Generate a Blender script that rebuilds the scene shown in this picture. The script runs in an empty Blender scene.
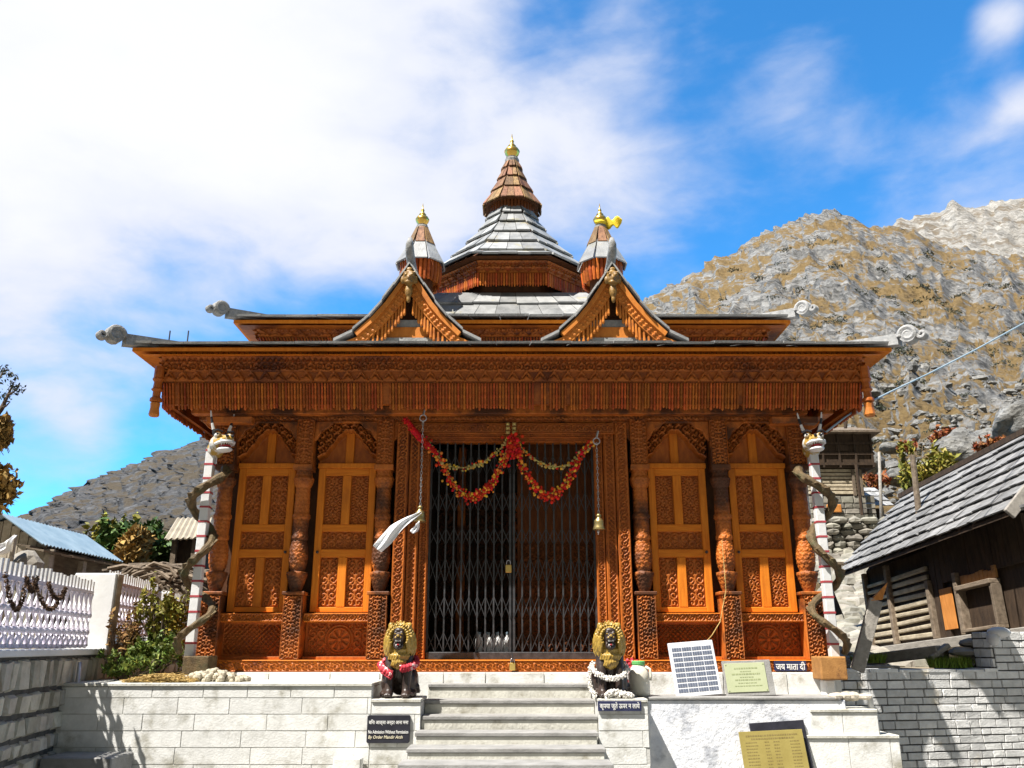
import bpy, math, random
import numpy as np
from mathutils import Vector, Matrix

random.seed(7)
rng = np.random.default_rng(7)
SC = bpy.context.scene
COL = SC.collection
R = math.radians

# ------------------------------------------------------------------ camera, sky, sun, exposure
F = 850.0
PITCH = math.atan(262.0 / F)
CAMY, CAMZ = -9.0, 1.65
CP, SP = math.cos(PITCH), math.sin(PITCH)
cam = bpy.data.objects.new('camera', bpy.data.cameras.new('camera'))
COL.objects.link(cam)
cam.location = (0, CAMY, CAMZ)
cam.rotation_euler = (math.pi / 2 + PITCH, 0, 0)
cam.data.sensor_width = 36.0
cam.data.lens = F / 1024.0 * 36.0
cam.data.clip_start = 0.1
cam.data.clip_end = 20000
SC.camera = cam


def ray(px, py):
    x = (px - 512) / F
    y = (384 - py) / F
    return Vector((x, CP - y * SP, SP + y * CP))


def P(px, py, Y):
    """the point of the plane y = Y seen at this pixel of the photograph"""
    d = ray(px, py)
    t = (Y - CAMY) / d.y
    return Vector((d.x * t, Y, CAMZ + d.z * t))


def zf(py, Y=0.0):
    return P(512, py, Y).z


LDIR = Vector((1.30, 1.0, -2.73)).normalized()      # the way the sunlight travels
sun = bpy.data.objects.new('sun', bpy.data.lights.new('sun', 'SUN'))
COL.objects.link(sun)
sun.data.energy = 5.0
sun.data.angle = R(0.5)
sun.data.color = (1.0, 0.95, 0.87)
sun.rotation_euler = LDIR.to_track_quat('-Z', 'Y').to_euler()
S = -LDIR
SUN_EL = math.asin(S.z)
SUN_ROT = math.atan2(S.x, S.y)

SC.view_settings.view_transform = 'Standard'
SC.view_settings.look = 'None'
SC.view_settings.exposure = 1.2
SC.view_settings.gamma = 1.0
SC.view_settings.use_curve_mapping = False
SC.cycles.max_bounces = 6
SC.cycles.diffuse_bounces = 3
SC.cycles.transparent_max_bounces = 8


class NT:
    """small helper for node trees"""
    def __init__(self, tree):
        self.t = tree

    def n(self, typ, props=None, **ins):
        nd = self.t.nodes.new(typ)
        for k, v in (props or {}).items():
            setattr(nd, k, v)
        for k, v in ins.items():
            key = int(k[1:]) if k[0] == '_' and k[1:].isdigit() else k.replace('_', ' ')
            self.set(nd, key, v)
        return nd

    def set(self, nd, key, v):
        sock = nd.inputs[key]
        if hasattr(v, 'is_output') or isinstance(v, bpy.types.NodeSocket):
            self.t.links.new(v, sock)
        else:
            sock.default_value = v

    def math(self, op, a, b=0.0, c=None, clamp=False):
        nd = self.n('ShaderNodeMath', {'operation': op, 'use_clamp': clamp}, _0=a, _1=b)
        if c is not None:
            self.set(nd, 2, c)
        return nd.outputs[0]

    def mix(self, fac, a, b, blend='MIX'):
        nd = self.n('ShaderNodeMix', {'data_type': 'RGBA', 'blend_type': blend})
        self.set(nd, 0, fac); self.set(nd, 6, a); self.set(nd, 7, b)
        return nd.outputs[2]

    def ramp(self, fac, stops):
        nd = self.n('ShaderNodeValToRGB')
        el = nd.color_ramp.elements
        while len(el) < len(stops):
            el.new(0.5)
        for e, (p, c) in zip(el, stops):
            e.position = p
            e.color = c if len(c) == 4 else (*c, 1)
        self.set(nd, 0, fac)
        return nd.outputs[0]

    def smooth(self, v, lo, hi):
        nd = self.n('ShaderNodeMapRange', {'interpolation_type': 'SMOOTHSTEP'})
        self.set(nd, 0, v); self.set(nd, 1, lo); self.set(nd, 2, hi)
        return nd.outputs[0]

    def noise(self, vec, scale, detail=5.0, rough=0.55, dist=0.0):
        nd = self.n('ShaderNodeTexNoise', None, Vector=vec, Scale=scale, Detail=detail, Roughness=rough, Distortion=dist)
        return nd.outputs['Fac']


# world: Nishita sky with procedural clouds placed by direction
W = bpy.data.worlds.new('World')
SC.world = W
W.use_nodes = True
wt = W.node_tree
wt.nodes.clear()
w = NT(wt)
sky = w.n('ShaderNodeTexSky', {'sky_type': 'NISHITA', 'sun_disc': False, 'sun_elevation': SUN_EL, 'sun_rotation': SUN_ROT,
                               'altitude': 3400.0, 'air_density': 1.0, 'dust_density': 0.3, 'ozone_density': 2.0})
tc = w.n('ShaderNodeTexCoord')
nrm = w.n('ShaderNodeVectorMath', {'operation': 'NORMALIZE'}, _0=tc.outputs['Generated']).outputs[0]
lobes = [(150, 40, 250, .82), (350, 20, 190, .48), (600, 125, 80, .58), (500, 175, 90, .42), (30, 230, 120, .30), (270, 180, 110, .42),
         (985, 180, 75, .50), (1003, 15, 26, .72), (1024, 105, 22, .62), (90, 450, 50, .36), (790, 80, 50, .26), (-250, 60, 260, .7), (640, 30, 60, .25), (420, 250, 70, .35), (900, 165, 150, .17)]
tot = None
for (px, py, rad, wt_) in lobes:
    c = ray(px, py).normalized()
    d = w.n('ShaderNodeVectorMath', {'operation': 'DOT_PRODUCT'}, _0=nrm, _1=tuple(c)).outputs['Value']
    th = rad / F
    e = w.math('EXPONENT', w.math('MULTIPLY', w.math('SUBTRACT', 1.0, d), -2.0 / th ** 2))
    e = w.math('MULTIPLY', e, wt_)
    tot = e if tot is None else w.math('ADD', tot, e)
mp = w.n('ShaderNodeMapping', None, Vector=nrm, Scale=(1.6, 1.6, 3.2), Rotation=(0.2, 0.35, 0.1))
n1 = w.noise(mp.outputs[0], 2.1, 7.0, 0.52, 0.25)
n2 = w.noise(mp.outputs[0], 6.5, 7.0, 0.55, 0.35)
fb = w.math('ADD', w.math('MULTIPLY', w.math('SUBTRACT', n1, 0.5), 1.7), w.math('MULTIPLY', w.math('SUBTRACT', n2, 0.5), 0.6))
dens = w.math('ADD', tot, fb)
cov = w.smooth(dens, 0.16, 0.95)
bright = w.smooth(dens, 0.45, 1.5)
tint = w.mix(1.0, sky.outputs[0], (0.80, 2.45, 3.20, 1), 'MULTIPLY')
ccol = w.mix(bright, (6.5, 7.0, 8.5, 1), (8.7, 8.8, 9.2, 1))
sep = w.n('ShaderNodeSeparateXYZ', None, _0=nrm)
rear = w.smooth(sep.outputs[1], -0.02, -0.35)          # unseen rear sky made dull grey to weaken the blue fill light
tint = w.mix(rear, tint, (1.9, 2.0, 2.15, 1))
wcol = w.mix(cov, tint, ccol)
bg = w.n('ShaderNodeBackground', None, Color=wcol, Strength=0.050)
wo = w.n('ShaderNodeOutputWorld', None, Surface=bg.outputs[0])

# ------------------------------------------------------------------ materials
MATS = {}


def newmat(name):
    m = bpy.data.materials.new(name)
    m.use_nodes = True
    t = NT(m.node_tree)
    bs = m.node_tree.nodes['Principled BSDF']
    MATS[name] = m
    return m, t, bs


def gmat(name, c1, c2, scale=(1, 1, 1), nscale=5.0, detail=6.0, rough=0.6, bump=0.25, bscale=None, island=0.0, metal=0.0,
         spec=0.3, stain=None, stain_scale=2.0, stain_lo=0.5, stain_hi=0.7, hue=0.0, dist=0.0):
    m, t, bs = newmat(name)
    tcn = t.n('ShaderNodeTexCoord')
    mpn = t.n('ShaderNodeMapping', None, Vector=tcn.outputs['Object'], Scale=scale)
    vec = mpn.outputs[0]
    gi = t.n('ShaderNodeNewGeometry')
    if island:
        off = t.n('ShaderNodeVectorMath', {'operation': 'SCALE'}, _0=(13.1, 7.7, 5.3))
        t.set(off, 'Scale', t.math('MULTIPLY', gi.outputs['Random Per Island'], 5.0))
        vec = t.n('ShaderNodeVectorMath', {'operation': 'ADD'}, _0=vec, _1=off.outputs[0]).outputs[0]
    nz = t.noise(vec, nscale, detail, 0.6, dist)
    col = t.ramp(nz, [(0.32, c1), (0.68, c2)])
    if stain:
        s = t.noise(tcn.outputs['Object'], stain_scale, 7.0, 0.62)
        col = t.mix(t.smooth(s, stain_lo, stain_hi), col, (*stain, 1))
    if island:
        h = t.n('ShaderNodeHueSaturation', None, Color=col)
        mr = t.n('ShaderNodeMapRange', None, _0=gi.outputs['Random Per Island'])
        t.set(mr, 3, 1 - island); t.set(mr, 4, 1 + island)
        t.set(h, 'Value', mr.outputs[0])
        if hue:
            rr = t.math('FRACT', t.math('MULTIPLY', gi.outputs['Random Per Island'], 17.31))
            mr2 = t.n('ShaderNodeMapRange', None, _0=rr)
            t.set(mr2, 3, 0.5 - hue); t.set(mr2, 4, 0.5 + hue)
            t.set(h, 'Hue', mr2.outputs[0])
        col = h.outputs[0]
    t.set(bs, 'Base Color', col)
    bs.inputs['Roughness'].default_value = rough
    bs.inputs['Metallic'].default_value = metal
    bs.inputs['Specular IOR Level'].default_value = spec
    if bump:
        bn = t.noise(vec, bscale or nscale * 4, 5.0, 0.6)
        b = t.n('ShaderNodeBump', None, Height=bn, Strength=bump, Distance=0.02)
        t.set(bs, 'Normal', b.outputs[0])
    return m


gmat('wood_frame', (.54, .142, .009), (.71, .228, .018), (14, 14, 1.2), 3.0, 8, .56, .16, 16, spec=.22, stain=(.36, .10, .012), stain_scale=1.3, stain_lo=.5, stain_hi=.75)
gmat('wood_rail', (.54, .142, .009), (.71, .228, .018), (1.2, 14, 14), 3.0, 8, .56, .16, 16, spec=.22)
gmat('wood_carved', (.31, .075, .009), (.47, .135, .018), (8, 8, 3), 3.0, 6, .5, .15, 25, spec=.3, stain=(.17, .04, .012), stain_scale=2.2, stain_lo=.5, stain_hi=.72)
gmat('wood_fascia', (.30, .074, .010), (.47, .132, .017), (3, 8, 8), 2.5, 6, .5, .15, 25, spec=.3, stain=(.12, .030, .010), stain_scale=1.4, stain_lo=.48, stain_hi=.68)
gmat('wood_fringe', (.30, .062, .009), (.50, .125, .018), (3, 8, 8), 2.0, 5, .5, .1, 25, island=.35, spec=.3, hue=.012)
gmat('wood_column', (.36, .088, .012), (.55, .165, .026), (8, 8, 2), 3.0, 6, .5, .3, 22, spec=.3, stain=(.085, .030, .012), stain_scale=2.3, stain_lo=.42, stain_hi=.60)
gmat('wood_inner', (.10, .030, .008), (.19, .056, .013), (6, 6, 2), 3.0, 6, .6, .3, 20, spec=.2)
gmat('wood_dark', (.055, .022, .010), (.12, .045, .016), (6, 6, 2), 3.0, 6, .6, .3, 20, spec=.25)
gmat('wood_gable', (.47, .15, .024), (.62, .22, .035), (8, 8, 3), 3.0, 6, .5, .15, 25, spec=.3, stain=(.30, .08, .016), stain_scale=3, stain_lo=.52, stain_hi=.7)
gmat('slate', (.19, .193, .195), (.33, .332, .33), (1, 1, 1), 6.0, 7, .6, .3, 40, island=.22, spec=.3, stain=(.40, .38, .30), stain_scale=2.0, stain_lo=.6, stain_hi=.8)
gmat('slate_pale', (.18, .185, .188), (.31, .315, .315), (1, 1, 1), 6.0, 7, .5, .3, 40, island=.3, spec=.3, hue=.02, stain=(.26, .23, .14), stain_scale=3.0, stain_lo=.58, stain_hi=.72)
gmat('shingle', (.10, .050, .024), (.30, .165, .075), (12, 12, 2), 3.0, 6, .6, .3, 20, island=.4, spec=.25, hue=.02, stain=(.16, .07, .03), stain_scale=6, stain_lo=.5, stain_hi=.7)
gmat('weathered_grey', (.19, .188, .18), (.34, .335, .325), (4, 4, 4), 5.0, 7, .75, .6, 18, spec=.2)
gmat('horn_pale', (.26, .26, .258), (.42, .42, .415), (4, 4, 4), 5.0, 7, .7, .5, 18, spec=.2)
gmat('gold', (.62, .36, .06), (.80, .52, .12), (1, 1, 1), 9.0, 4, .28, .1, 30, metal=.9, spec=.5)
gmat('gold_paint', (.24, .145, .020), (.46, .30, .06), (3, 3, 3), 5.0, 6, .32, .2, 22, spec=.5, stain=(.10, .06, .014), stain_scale=14, stain_lo=.52, stain_hi=.72)
gmat('bronze', (.15, .075, .018), (.30, .17, .04), (3, 3, 3), 8.0, 6, .4, .3, 30, spec=.4)
gmat('lion_dark', (.020, .014, .012), (.055, .036, .028), (3, 3, 3), 4.0, 6, .35, .2, 26, spec=.5)
gmat('iron', (.022, .022, .024), (.055, .055, .06), (3, 3, 3), 6.0, 5, .38, .1, 30, spec=.5)
gmat('white_paint', (.55, .55, .55), (.66, .66, .66), (1, 1, 1), 3.0, 6, .55, .15, 20, stain=(.52, .50, .46), stain_scale=1.6, stain_lo=.55, stain_hi=.8)
gmat('fence_paint', (.56, .52, .60), (.68, .65, .71), (1, 1, 1), 6.0, 5, .5, .1, 20, stain=(.5, .44, .5), stain_scale=5, stain_lo=.6, stain_hi=.8)
gmat('red_paint', (.28, .035, .045), (.40, .07, .08), (1, 1, 1), 6.0, 5, .5, .1, 20)
gmat('plinth_stone', (.60, .60, .58), (.75, .75, .73), (1, 1, 1), 9.0, 9, .75, .22, 60, island=.05, stain=(.33, .315, .26), stain_scale=4.0, stain_lo=.50, stain_hi=.74)
gmat('plinth_joint', (.46, .455, .43), (.56, .555, .53), (1, 1, 1), 8.0, 6, .85, .2, 40)
gmat('step_stone', (.46, .45, .40), (.60, .59, .53), (1, 1, .6), 5.0, 9, .8, .4, 45, stain=(.24, .22, .17), stain_scale=4.2, stain_lo=.52, stain_hi=.72)
gmat('tread_stone', (.20, .196, .188), (.31, .305, .295), (1, 1, 1), 6.0, 8, .75, .3, 45, stain=(.24, .23, .22), stain_scale=4, stain_lo=.55, stain_hi=.75)
gmat('whitewash', (.60, .63, .70), (.88, .88, .90), (1, 1, 1), 6.5, 9, .8, .5, 30, stain=(.40, .42, .47), stain_scale=4.2, stain_lo=.52, stain_hi=.72, dist=.4)
gmat('wall_brick', (.50, .50, .495), (.70, .70, .69), (1, 1, 1), 9.0, 7, .8, .4, 50, island=.16, hue=.015, stain=(.52, .46, .37), stain_scale=3, stain_lo=.6, stain_hi=.75)
gmat('mortar_dark', (.045, .043, .04), (.10, .095, .09), (1, 1, 1), 9.0, 5, .9, .4, 40)
gmat('rubble_stone', (.32, .285, .225), (.52, .475, .39), (1, 1, 1), 7.0, 7, .85, .6, 30, island=.25, hue=.015)
gmat('field_stone', (.15, .14, .115), (.30, .28, .235), (1, 1, 1), 3.0, 7, .85, .6, 12, island=.28, hue=.02)
gmat('boulder', (.12, .118, .11), (.23, .225, .21), (1, 1, 1), 1.4, 9, .85, .7, 5, stain=(.25, .22, .13), stain_scale=.9, stain_lo=.6, stain_hi=.75)
gmat('old_wood', (.095, .070, .048), (.21, .165, .12), (6, 1.5, 6), 3.0, 7, .8, .5, 20, island=.3)
gmat('old_wood_pale', (.24, .205, .16), (.40, .35, .28), (6, 1.5, 6), 3.0, 7, .8, .5, 20, island=.2)
gmat('log_face', (.30, .25, .175), (.52, .45, .33), (3, 2, 3), 3.0, 7, .8, .5, 16, island=.12)
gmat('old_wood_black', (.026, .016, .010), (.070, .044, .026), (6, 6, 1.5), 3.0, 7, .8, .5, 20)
gmat('grey_wood_beam', (.20, .185, .165), (.34, .315, .28), (6, 1.5, 6), 3.0, 7, .85, .5, 20)
gmat('orange_plank', (.44, .16, .03), (.60, .25, .06), (8, 8, 2), 3.0, 7, .7, .3, 20)
gmat('house_slate', (.13, .13, .13), (.25, .25, .248), (8, 1.5, 8), 2.5, 7, .8, .4, 20, island=.28, hue=.02, spec=.1)
gmat('tin_blue', (.16, .24, .31), (.26, .35, .42), (1, 1, 1), 3.0, 6, .4, .1, 20, spec=.5)
gmat('serpent_wood', (.055, .036, .016), (.15, .10, .045), (6, 6, 6), 3.0, 7, .65, .5, 16, stain=(.06, .06, .025), stain_scale=6, stain_lo=.5, stain_hi=.7)
gmat('block_wood', (.26, .12, .035), (.42, .21, .065), (5, 5, 5), 2.0, 7, .7, .3, 14, stain=(.12, .05, .02), stain_scale=5, stain_lo=.55, stain_hi=.72)
gmat('sign_black', (.012, .012, .018), (.03, .03, .042), (1, 1, 1), 6.0, 6, .4, .1, 40, spec=.4)
gmat('sign_blue', (.015, .02, .06), (.03, .035, .09), (1, 1, 1), 6.0, 6, .4, .1, 40, spec=.4)
gmat('letter_white', (.72, .72, .70), (.80, .80, .78), (1, 1, 1), 8.0, 4, .6, 0)
gmat('letter_cream', (.62, .56, .40), (.74, .68, .52), (1, 1, 1), 8.0, 4, .6, 0)
gmat('brass_plate', (.30, .235, .07), (.38, .31, .10), (1, 1, 1), 4.0, 6, .38, .08, 30, metal=.25, spec=.5)
gmat('plate_pale', (.35, .38, .235), (.42, .45, .29), (1, 1, 1), 4.0, 6, .35, .05, 30, spec=.5)
gmat('engraving', (.16, .12, .04), (.22, .17, .06), (1, 1, 1), 8.0, 4, .7, 0)
gmat('engraving_pale', (.22, .25, .13), (.27, .30, .16), (1, 1, 1), 8.0, 4, .7, 0)
gmat('solar_cell', (.085, .10, .145), (.13, .15, .20), (1, 1, 1), 20.0, 4, .25, .0, spec=.5)
gmat('solar_back', (.56, .57, .60), (.64, .65, .68), (1, 1, 1), 5.0, 4, .35, 0, spec=.5)
gmat('can_plastic', (.60, .56, .47), (.72, .69, .60), (1, 1, 1), 6.0, 6, .45, .1, 20, stain=(.42, .30, .18), stain_scale=6, stain_lo=.6, stain_hi=.75)
gmat('green_cap', (.10, .34, .10), (.14, .42, .14), (1, 1, 1), 6.0, 4, .4, 0)
gmat('cloth_white', (.74, .75, .78), (.82, .83, .85), (1, 1, 1), 6.0, 5, .8, .2, 30)
gmat('cloth_red', (.34, .015, .03), (.58, .05, .07), (1, 1, 1), 16.0, 5, .7, .4, 30, stain=(.72, .55, .55), stain_scale=14, stain_lo=.56, stain_hi=.62)
gmat('cloth_yellow', (.70, .50, .02), (.80, .62, .05), (1, 1, 1), 6.0, 5, .7, .2, 20)
gmat('garland_white', (.58, .55, .50), (.78, .75, .70), (1, 1, 1), 14.0, 5, .85, .5, 40, island=.2, hue=.03)
gmat('flower_red', (.46, .006, .004), (.66, .025, .008), (1, 1, 1), 12.0, 4, .7, .3, 40, island=.35, hue=.008)
gmat('flower_orange', (.68, .24, .015), (.80, .42, .05), (1, 1, 1), 12.0, 4, .7, .3, 40, island=.2, hue=.03)
gmat('flower_pale', (.42, .34, .10), (.56, .44, .16), (1, 1, 1), 12.0, 4, .7, .3, 40, island=.3, hue=.03)
gmat('brass_bell', (.34, .25, .10), (.48, .37, .16), (1, 1, 1), 8.0, 5, .38, .1, 30, metal=.8)
gmat('steel', (.40, .40, .42), (.52, .52, .54), (1, 1, 1), 8.0, 5, .35, .05, 30, metal=.8)
gmat('brass_lock', (.52, .36, .10), (.62, .45, .14), (1, 1, 1), 8.0, 5, .35, .05, 30, metal=.6)
gmat('straw', (.34, .22, .07), (.55, .40, .16), (1, 1, 1), 10.0, 6, .85, .4, 40, island=.3)
gmat('wool', (.34, .30, .22), (.50, .45, .35), (1, 1, 1), 10.0, 6, .9, .6, 30, island=.15)
gmat('hay', (.20, .12, .035), (.40, .26, .08), (1, 1, 1), 6.0, 6, .9, .4, 30, island=.45)
gmat('leaf_green', (.030, .065, .012), (.075, .125, .022), (1, 1, 1), 2.0, 4, .6, 0, island=.5, hue=.03)
gmat('leaf_yellow', (.13, .13, .018), (.26, .22, .028), (1, 1, 1), 2.0, 4, .6, 0, island=.4, hue=.03)
gmat('leaf_rust', (.16, .045, .014), (.27, .085, .022), (1, 1, 1), 2.0, 4, .7, 0, island=.4, hue=.02)
gmat('dry_leaf', (.16, .085, .025), (.28, .16, .05), (1, 1, 1), 2.0, 4, .7, 0, island=.4, hue=.02)
gmat('leaf_garden', (.055, .095, .014), (.15, .185, .028), (1, 1, 1), 2.0, 4, .6, 0, island=.5, hue=.035)
gmat('leaf_dark', (.020, .026, .014), (.045, .05, .022), (1, 1, 1), 2.0, 4, .6, 0, island=.4)
gmat('grass', (.13, .21, .02), (.24, .32, .04), (1, 1, 1), 2.0, 4, .7, 0, island=.4)
gmat('bark', (.07, .05, .035), (.14, .105, .075), (6, 6, 2), 3.0, 6, .85, .6, 14)
gmat('dry_vine', (.055, .030, .018), (.12, .066, .035), (1, 1, 1), 8.0, 6, .85, .4, 30, island=.4)
gmat('earth', (.20, .165, .115), (.32, .27, .20), (1, 1, 1), 1.2, 8, .95, .5, 9, stain=(.12, .13, .05), stain_scale=.6, stain_lo=.55, stain_hi=.7)
gmat('paving', (.13, .125, .115), (.19, .185, .17), (1, 1, 1), 2.2, 8, .85, .4, 20)
gmat('tin_shed', (.26, .22, .16), (.38, .33, .25), (1, 1, 1), 3.0, 6, .6, .2, 20)
gmat('cable_blue', (.22, .30, .36), (.30, .38, .44), (1, 1, 1), 3.0, 3, .5, 0)
gmat('dragon_yellow', (.30, .18, .035), (.42, .27, .06), (1, 1, 1), 8.0, 6, .55, .3, 20, stain=(.50, .48, .44), stain_scale=11, stain_lo=.50, stain_hi=.58)
gmat('dragon_black', (.012, .012, .016), (.03, .03, .035), (1, 1, 1), 6.0, 4, .4, .1, 20)
gmat('mouth_red', (.28, .015, .02), (.40, .03, .03), (1, 1, 1), 6.0, 4, .4, .1, 20)
gmat('rubber_black', (.01, .01, .012), (.02, .02, .022), (1, 1, 1), 6.0, 4, .5, 0)
M = MATS


def rock_material(name, gscale, grass1, grass2, rock1, rock2, glo, ghi, streak=(1, 1, .8), slab=1.0):
    m, t, bs = newmat(name)
    g = t.n('ShaderNodeNewGeometry')
    pos = g.outputs['Position']
    mpn = t.n('ShaderNodeMapping', None, Vector=pos, Scale=streak, Rotation=(0.35, 0.6, 0.5))
    nA = t.noise(pos, gscale, 8, .62)
    nB = t.noise(mpn.outputs[0], gscale * 6, 10, .70, .6)
    nC = t.noise(pos, gscale * 26, 8, .68)
    # fractured slabs at two sizes, the coordinates bent by noise
    warp = t.n('ShaderNodeTexNoise', None, Vector=pos, Scale=gscale * 9, Detail=4.0)
    wv = t.n('ShaderNodeVectorMath', {'operation': 'SCALE'}, _0=warp.outputs['Color'])
    t.set(wv, 'Scale', .8 / (gscale * 9))
    base = t.n('ShaderNodeVectorMath', {'operation': 'ADD'}, _0=pos, _1=wv.outputs[0]).outputs[0]
    mp2 = t.n('ShaderNodeMapping', None, Vector=base, Scale=(1.0, .55, 1.7), Rotation=(0.5, 0.55, 0.3))
    v1 = t.n('ShaderNodeTexVoronoi', {'feature': 'F1'}, Vector=mp2.outputs[0], Scale=gscale * 7 * slab)
    v2 = t.n('ShaderNodeTexVoronoi', {'feature': 'F1'}, Vector=mp2.outputs[0], Scale=gscale * 24 * slab)
    s1 = t.n('ShaderNodeSeparateColor', None, _0=v1.outputs['Color']).outputs[0]
    s2 = t.n('ShaderNodeSeparateColor', None, _0=v2.outputs['Color']).outputs[0]
    nz = t.n('ShaderNodeSeparateXYZ', None, _0=g.outputs['Normal']).outputs[2]
    rv = t.math('ADD', t.math('ADD', t.math('MULTIPLY', nB, .42), t.math('MULTIPLY', nC, .26)), t.math('ADD', t.math('MULTIPLY', s1, .16), t.math('MULTIPLY', s2, .16)))
    rock = t.ramp(rv, [(0.36, rock1), (0.50, tuple(a * .55 + b_ * .45 for a, b_ in zip(rock1, rock2))), (0.66, rock2)])
    grass = t.ramp(nC, [(0.35, grass1), (0.65, grass2)])
    gm = t.math('ADD', t.math('ADD', t.math('MULTIPLY', nA, 1.1), t.math('MULTIPLY', nB, .55)), t.math('ADD', t.math('MULTIPLY', nz, .45), t.math('MULTIPLY', s1, -.14)))
    col = t.mix(t.smooth(gm, glo, ghi), rock, grass)
    t.set(bs, 'Base Color', col)
    bs.inputs['Roughness'].default_value = .92
    bs.inputs['Specular IOR Level'].default_value = .12
    hb = t.math('ADD', t.math('MULTIPLY', v1.outputs['Distance'], .55), t.math('ADD', t.math('MULTIPLY', v2.outputs['Distance'], .3), t.math('ADD', t.math('MULTIPLY', nB, 1.0), t.math('MULTIPLY', nC, .45))))
    b = t.n('ShaderNodeBump', None, Height=hb, Strength=.9, Distance=.055 / gscale)
    t.set(bs, 'Normal', b.outputs[0])
    return m


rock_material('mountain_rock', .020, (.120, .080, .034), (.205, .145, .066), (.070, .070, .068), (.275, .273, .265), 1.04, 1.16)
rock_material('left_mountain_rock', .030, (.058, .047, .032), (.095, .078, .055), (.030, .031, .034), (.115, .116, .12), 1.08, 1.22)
rock_material('far_rock', .006, (.13, .105, .075), (.19, .16, .12), (.15, .142, .125), (.38, .365, .335), 1.12, 1.27)

rock_material('boulder_rock', .30, (.10, .085, .045), (.16, .13, .07), (.10, .10, .097), (.29, .287, .275), 1.16, 1.28, slab=.6)

# ------------------------------------------------------------------ mesh builder


def wloc(o):
    v = Vector((0, 0, 0))
    while o is not None:
        v += o.location
        o = o.parent
    return v


def link(name, me, parent=None, loc=(0, 0, 0)):
    o = bpy.data.objects.new(name, me)
    COL.objects.link(o)
    o.parent = parent
    o.location = loc
    return o


def tag(o, label=None, cat=None, group=None, kind=None):
    if label: o['label'] = label
    if cat: o['category'] = cat
    if group: o['group'] = group
    if kind: o['kind'] = kind
    return o


def thing(name, label, cat, loc=(0, 0, 0), group=None):
    o = bpy.data.objects.new(name, None)
    COL.objects.link(o)
    o.location = loc
    o.empty_display_size = .1
    return tag(o, label, cat, group)


def dup(o, parent=None):
    c = o.copy()
    COL.objects.link(c)
    c.parent = parent
    for ch in list(o.children):
        dup(ch, c)
    return c


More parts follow.
